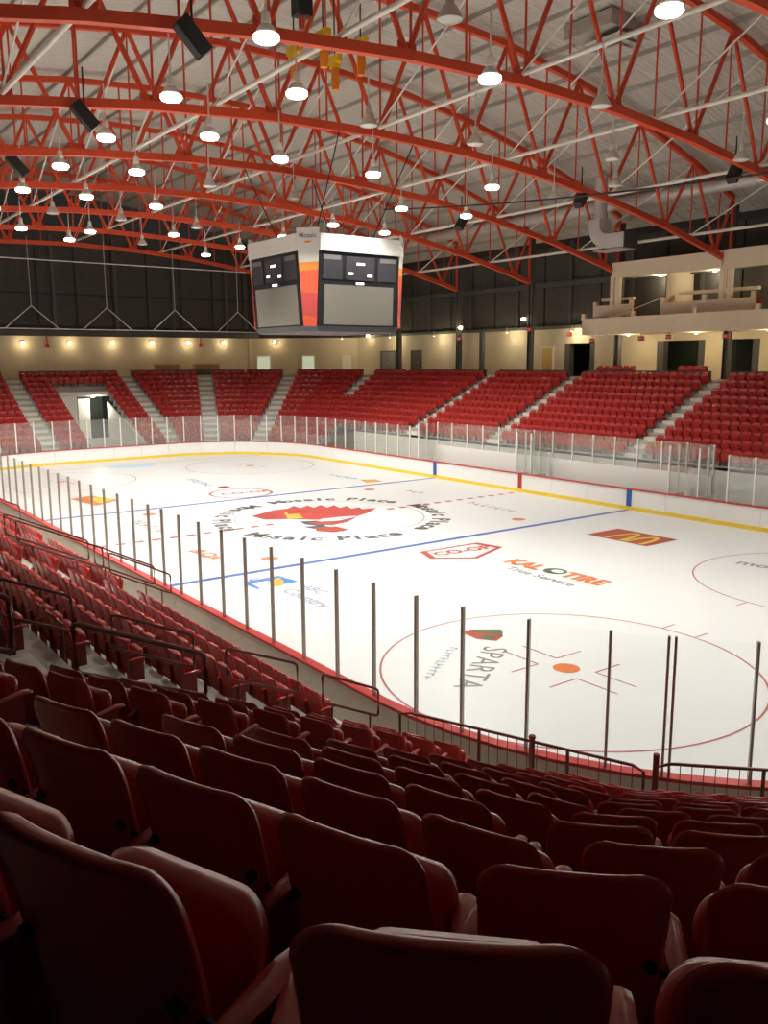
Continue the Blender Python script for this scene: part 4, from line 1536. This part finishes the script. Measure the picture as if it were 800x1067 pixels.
for k in range(4):
    rot = Matrix.Rotation(k * PI / 2, 4, 'Z')

    def face_pt(s, f, off=0.03):
        h = HB + (HT - HB) * f
        c = CB + (CT - CB) * f
        return rot @ Vector((h * 0.985 + off, s * (h - c), ZT * f))

    def plate(name, s0, s1, f0, f1, m, off=0.03, th=0.03):
        mb = MB()
        A = [face_pt(s0, f0, off), face_pt(s1, f0, off), face_pt(s1, f1, off), face_pt(s0, f1, off)]
        B = [face_pt(s0, f0, off - th - 0.02), face_pt(s1, f0, off - th - 0.02), face_pt(s1, f1, off - th - 0.02), face_pt(s0, f1, off - th - 0.02)]
        mb.add(A + B, [(0, 1, 2, 3), (4, 7, 6, 5), (0, 4, 5, 1), (1, 5, 6, 2), (2, 6, 7, 3), (3, 7, 4, 0)])
        return mb.build(name, m, sb)

    plate('video_screen', -0.86, 0.86, 0.02, 0.46, M['screen'])
    for s0, s1, f0, f1 in ((-0.92, -0.45, 0.52, 0.78), (0.45, 0.92, 0.52, 0.78), (-0.36, 0.36, 0.52, 0.78)):
        plate('score_tile', s0, s1, f0, f1, M['scoretile'])
    for s0, s1 in ((-0.92, -0.5), (0.5, 0.92)):
        plate('name_strip', s0, s1, 0.73, 0.78, M['grey'], 0.045)
    for s, f, wd in ((0.0, 0.70, 0.10), (-0.24, 0.59, 0.06), (0.24, 0.575, 0.06), (0.0, 0.485, 0.09)):
        plate('lit_digit', s - wd, s + wd, f - 0.012, f + 0.012, M['num'], 0.05)
    # corner banner
    def corner_pt(s, f, off=0.03):
        h = HB + (HT - HB) * f
        c = CB + (CT - CB) * f
        p = Vector(((h - c / 2), -(h - c / 2), ZT * f)) + Vector((1, 1, 0)).normalized() * (s * c * 0.7071 * 0.86) + Vector((1, -1, 0)).normalized() * off
        return rot @ p

    def cplate(name, f00, f01, f10, f11, m, off=0.04):
        mb = MB()
        A = [corner_pt(-1, f00, off), corner_pt(1, f01, off), corner_pt(1, f11, off), corner_pt(-1, f10, off)]
        B = [corner_pt(-1, f00, off - 0.06), corner_pt(1, f01, off - 0.06), corner_pt(1, f11, off - 0.06), corner_pt(-1, f10, off - 0.06)]
        mb.add(A + B, [(0, 1, 2, 3), (4, 7, 6, 5), (0, 4, 5, 1), (1, 5, 6, 2), (2, 6, 7, 3), (3, 7, 4, 0)])
        return mb.build(name, m, sb)

    cplate('banner_white', 0.69, 0.70, 1.06, 1.06, M['sign'])
    cplate('banner_orange', 0.60, 0.61, 0.69, 0.70, M['flag_o'])
    cplate('banner_red', 0.375, 0.36, 0.60, 0.61, M['flag_r'])
    cplate('banner_rose', 0.19, 0.175, 0.375, 0.36, M['flag_d'])
    cplate('banner_maroon', 0.12, 0.10, 0.19, 0.175, M['flag_d'], 0.03)
    cplate('banner_foot', 0.0, 0.0, 0.12, 0.10, M['flag_r'])
    me = text_mesh('Mosaic', 0.27, 0.006)
    me.materials.clear(); me.materials.append(M['grey'])
    ctr = (corner_pt(-1, 0.955, 0.06) + corner_pt(1, 0.955, 0.06)) / 2
    ex = (corner_pt(1, 0.95) - corner_pt(-1, 0.95)).normalized()
    ez = (corner_pt(0, 1.0) - corner_pt(0, 0.9)).normalized()
    en = ex.cross(ez)
    mw = Matrix(((ex.x, ez.x, en.x, ctr.x), (ex.y, ez.y, en.y, ctr.y), (ex.z, ez.z, en.z, ctr.z), (0, 0, 0, 1)))
    put('banner_lettering', me, sb, mw)
    mb = MB()
    c2 = (corner_pt(-1, 0.925, 0.055) + corner_pt(1, 0.925, 0.055)) / 2
    mb.add([c2 + ex * (0.16 * math.cos(a)) + ez * (0.09 * math.sin(a) - 0.02) for a in np.linspace(PI, 2 * PI, 9)], [tuple(range(9))])
    mb.build('banner_mark', M['flag_o'], sb)
for sx in (-1, 1):
    for sy in (-1, 1):
        mb = MB(); mb.bar((sx * 1.5, sy * 1.5, ZT), (4.1 if sx > 0 else -4.15, sy * 1.9, 16.6 - 8.95), 0.025, 6); mb.build('hanging_cable', M['dark_metal'], sb)

# ------------------------------------------------------------------ speakers, hoists, duct, cable, net bridles
def speaker(x, y, z, lab, rz, tilt):
    t = thing('hanging_speaker', lab, 'speaker', (x, y, z), 0, 'hanging speakers')
    mx = Matrix.Rotation(rz, 3, 'Z') @ Matrix.Rotation(tilt, 3, 'X')
    mb = MB(); mb.box((0, 0, 0), (0.44, 0.36, 0.95), mx=mx); mb.build('cabinet', M['black'], t)
    mb = MB()
    c = mx @ Vector((0, -0.19, 0))
    mb.box(c, (0.38, 0.03, 0.87), mx=mx)
    mb.build('grille', M['scoretile'], t)
    mb = MB(); mb.bar((0, 0, 0.3), (0, 0, 1.5), 0.03, 6); mb.build('hanger', M['dark_metal'], t)


for x, y, lab in ((12.95, -12.2, 'black speaker hung at the upper left, nearest of three'), (4.4, -12.2, 'black speaker hung at the upper left, middle of three'), (-4.4, -12.2, 'black speaker hung at the upper left, farthest of three')):
    speaker(x, y, 15.5, lab, math.radians(-8), math.radians(42))
for x, y, lab in ((11.95, 13.6, 'black speaker hung over the far stands, nearest the right edge'), (4.0, 12.8, 'black speaker hung over the far stands above the duct'), (-5.2, 12.9, 'black speaker hung over the far stands, nearest the scoreboard')):
    speaker(x, y, 15.5, lab, math.radians(188), math.radians(38))
for i, (x, y, lab) in enumerate(((9.2, -7.0, 'yellow chain hoist with orange bag, leftmost of four'), (10.85, -6.95, 'yellow chain hoist with orange bag, topmost beside the black fixture'), (9.2, -5.45, 'yellow chain hoist with orange bag, lowest of four'), (10.9, -5.6, 'yellow chain hoist with orange bag, rightmost of four'))):
    t = thing('chain_hoist', lab, 'hoist', (x, y, 16.6), 0, 'chain hoists')
    mb = MB(); mb.box((0, 0, 0.62), (0.62, 0.2, 0.24)); mb.box((0, 0, 0.5), (0.3, 0.24, 0.3)); mb.build('motor', M['hoist_y'], t)
    mb = MB(); mb.lathe((0.03, 0, 0), [(0.0, -0.35), (0.12, -0.32), (0.15, 0.0), (0.13, 0.36), (0.0, 0.37)], 10); mb.build('chain_bag', M['hoist_o'], t, True)
    mb = MB(); mb.bar((0, 0, 0.7), (0, 0, z_top(y) - 16.6 - 0.2), 0.022, 6); mb.build('chain', M['dark_metal'], t)
t = thing('moving_fixture', 'black box fixture clamped to the truss at the top of the picture', 'spotlight', (12.35, -8.6, 16.85))
mb = MB(); mb.box((0, 0, 0.32), (0.4, 0.46, 0.5)); mb.build('housing', M['black'], t)
mb = MB(); mb.box((0, 0, 0.75), (0.3, 0.3, 0.36)); mb.build('yoke', M['dark_metal'], t)
mb = MB(); mb.bar((0, 0, 0.07), (0, 0, -0.25), 0.11, 8); mb.build('pink_gel', M['flag_r'], t)
du = thing('air_duct', 'bent silver air duct hanging at the left end of the suites', 'duct', (-0.8, 21.3, 14.2))
mb = MB()
arc = [(-1.05, 0, 1.75), (-1.05, 0, 1.3)] + [(0.1 - 1.15 * math.cos(a), 0, 1.3 - 0.95 * math.sin(a)) for a in np.linspace(0.2, PI / 2, 6)] + [(1.3, 0, 0.35)]
W2 = 0.55
vs = []
prev = None
for k, p in enumerate(arc):
    a, b = Vector(arc[max(0, k - 1)]), Vector(arc[min(len(arc) - 1, k + 1)])
    d = (b - a).normalized()
    nrm = Vector((-d.z, 0, d.x))
    for sy, sn in ((-1, -1), (1, -1), (1, 1), (-1, 1)):
        vs.append(Vector(p) + nrm * (0.42 * sn) + Vector((0, sy * W2, 0)))
fs = [(k * 4 + j, k * 4 + (j + 1) % 4, k * 4 + 4 + (j + 1) % 4, k * 4 + 4 + j) for k in range(len(arc) - 1) for j in range(4)] + [(0, 1, 2, 3), tuple(len(vs) - 4 + j for j in range(4))]
mb.add(vs, fs); mb.build('elbow', M['galv'], du)
mb = MB(); mb.box((1.33, 0, 0.35), (0.08, 1.25, 0.98)); mb.build('grille', M['scoretile'], du)
mb = MB(); mb.box((0.1, 0, -0.16), (2.2, 1.2, 0.06)); mb.build('drip_tray', M['galv'], du)
mb = MB(); mb.bar((-1.05, 0, 1.7), (-1.05, 0, 4.2), 0.4, 10); mb.build('riser', M['galv'], du, True)
df = thing('ceiling_diffuser', 'square grey ceiling unit with a shiny diffuser below at the top right', 'vent', (8.0, 9.3, 21.45))
mb = MB(); mb.box((0, 0, 0.05), (2.6, 2.2, 0.6)); mb.build('housing', M['purlin'], df)
for k in range(3):
    mb = MB(); s = 2.0 - 0.55 * k
    mb.box((0.5, 0.3, -0.55 - 0.12 * k), (s, s, 0.05)); mb.build('blade', M['galv'], df)
mb = MB(); mb.bar((0.5, 0.3, -0.8), (0.5, 0.3, -0.2), 0.3, 10); mb.build('neck', M['galv'], df)
# big galvanised duct run along the far eave
dr = thing('duct_run', 'long pale round duct running along the far eave', 'duct', (0, 23.6, 17.2))
mb = MB(); mb.bar((-26, 0, 0), (20, 0, 0), 0.38, 12); mb.build('pipe', M['galv'], dr, True)
for k in range(12):
    mb = MB(); mb.bar((-25 + k * 4.0, 0, 0), (-24.85 + k * 4.0, 0, 0), 0.42, 12); mb.build('seam_band', M['galv'], dr, True)
ca = thing('sagging_cable', 'black cable sagging across the roof space to the right', 'cable', (0, 8, 15.5))
mb = MB()
mb.sweep([(-6.3 + 25 * f, 0, 0.42 - 2.0 * f - 1.1 * f * (1 - f)) for f in np.linspace(0, 1, 14)], 0.04, 6)
mb.build('cable', M['black'], ca, True)
# white bridles that carry the raised end net
nb_ = thing('net_pipe', 'thin white pipe hung level in front of the black end wall', 'pipe', (-31, 0, 14.72))
mb = MB(); mb.bar((0, -14, 0), (0, 12, 0), 0.035, 6); mb.build('pipe', M['girt'], nb_)
nb2 = thing('net_pipe', 'thin grey pipe low in front of the end wall joining the bridles', 'pipe', (-31, 0, 9.88))
mb = MB(); mb.bar((0, -14, 0), (0, 14.5, 0), 0.04, 6); mb.build('pipe', M['purlin'], nb2)
for i, y in enumerate((-5.15, 0.3, 5.7, 11.2)):
    t = thing('net_bridle', f'white Y-shaped hanger before the black end wall, {ORD[i + 1]} from the left', 'hanger', (-31, y, 9.9), 0, 'net bridles')
    mb = MB(); mb.bar((0, 0, 1.6), (0, 0, 6.4), 0.028, 6); mb.build('stem', M['bridle'], t)
    for s in (-1, 1):
        mb = MB(); mb.bar((0, 0, 1.6), (0, s * 1.85, 0), 0.035, 6); mb.build('leg', M['bridle'], t)

# ------------------------------------------------------------------ exit signs and small red alarms on the concourse
def wall_sign(x, y, z, lab, rz=0.0):
    t = thing('exit_sign', lab, 'sign', (x, y, z), rz, 'red signs of the far concourse')
    mb = MB(); mb.box((0, 0, 0), (0.42, 0.08, 0.28)); mb.build('plate', M['exit'], t)
    me = text_mesh('EXIT', 0.155, 0.003)
    me.materials.clear(); me.materials.append(M['whiteink'])
    put('lettering', me, t, Matrix.Translation((0, -0.05, -0.055)) @ Matrix.Rotation(PI / 2, 4, 'X'))
    mb = MB(); mb.bar((0, 0, 0.13), (0, 0, 0.42), 0.02, 6); mb.build('stem', M['dark_metal'], t)


for x, y, z, lab in ((-20.35, 26.16, 9.25, 'small red exit sign beside the left dark column'), (-12.3, 26.16, 9.75, 'small red exit sign beside the column with the bright lamp'), (-9.9, 27.95, 9.35, 'small red exit sign above the tan door'),
                     (-4.9, 24.6, 8.75, 'small red exit sign under the left corner of the suites'), (-0.9, 24.6, 8.8, 'small red exit sign under the suites, left of the column'), (1.2, 24.6, 8.85, 'small red exit sign under the suites above the dark opening'), (5.1, 24.6, 8.8, 'small red exit sign under the suites at the right picture edge'),
                     (-31.0, 27.95, 9.0, 'small red exit sign at the far corner under the scoreboard')):
    wall_sign(x, y, z, lab)
for y, z, lab in ((-0.15, 8.95, 'small red fire alarm on the end wall between the first two glowing lamps'), (14.6, 9.1, 'small red fire alarm on the end wall left of the last lamp')):
    t = thing('fire_alarm', lab, 'alarm', (XW + 0.07, y, z), 0, 'fire alarms')
    mb = MB(); mb.box((0, 0, 0), (0.12, 0.3, 0.34)); mb.build('box', M['exit'], t)
    mb = MB(); mb.box((0, 0, 0.5), (0.08, 0.1, 0.7)); mb.build('conduit', M['exit'], t)
print('seats own', len(own), 'stuff', len(far_list), 'objects', len(bpy.data.objects))
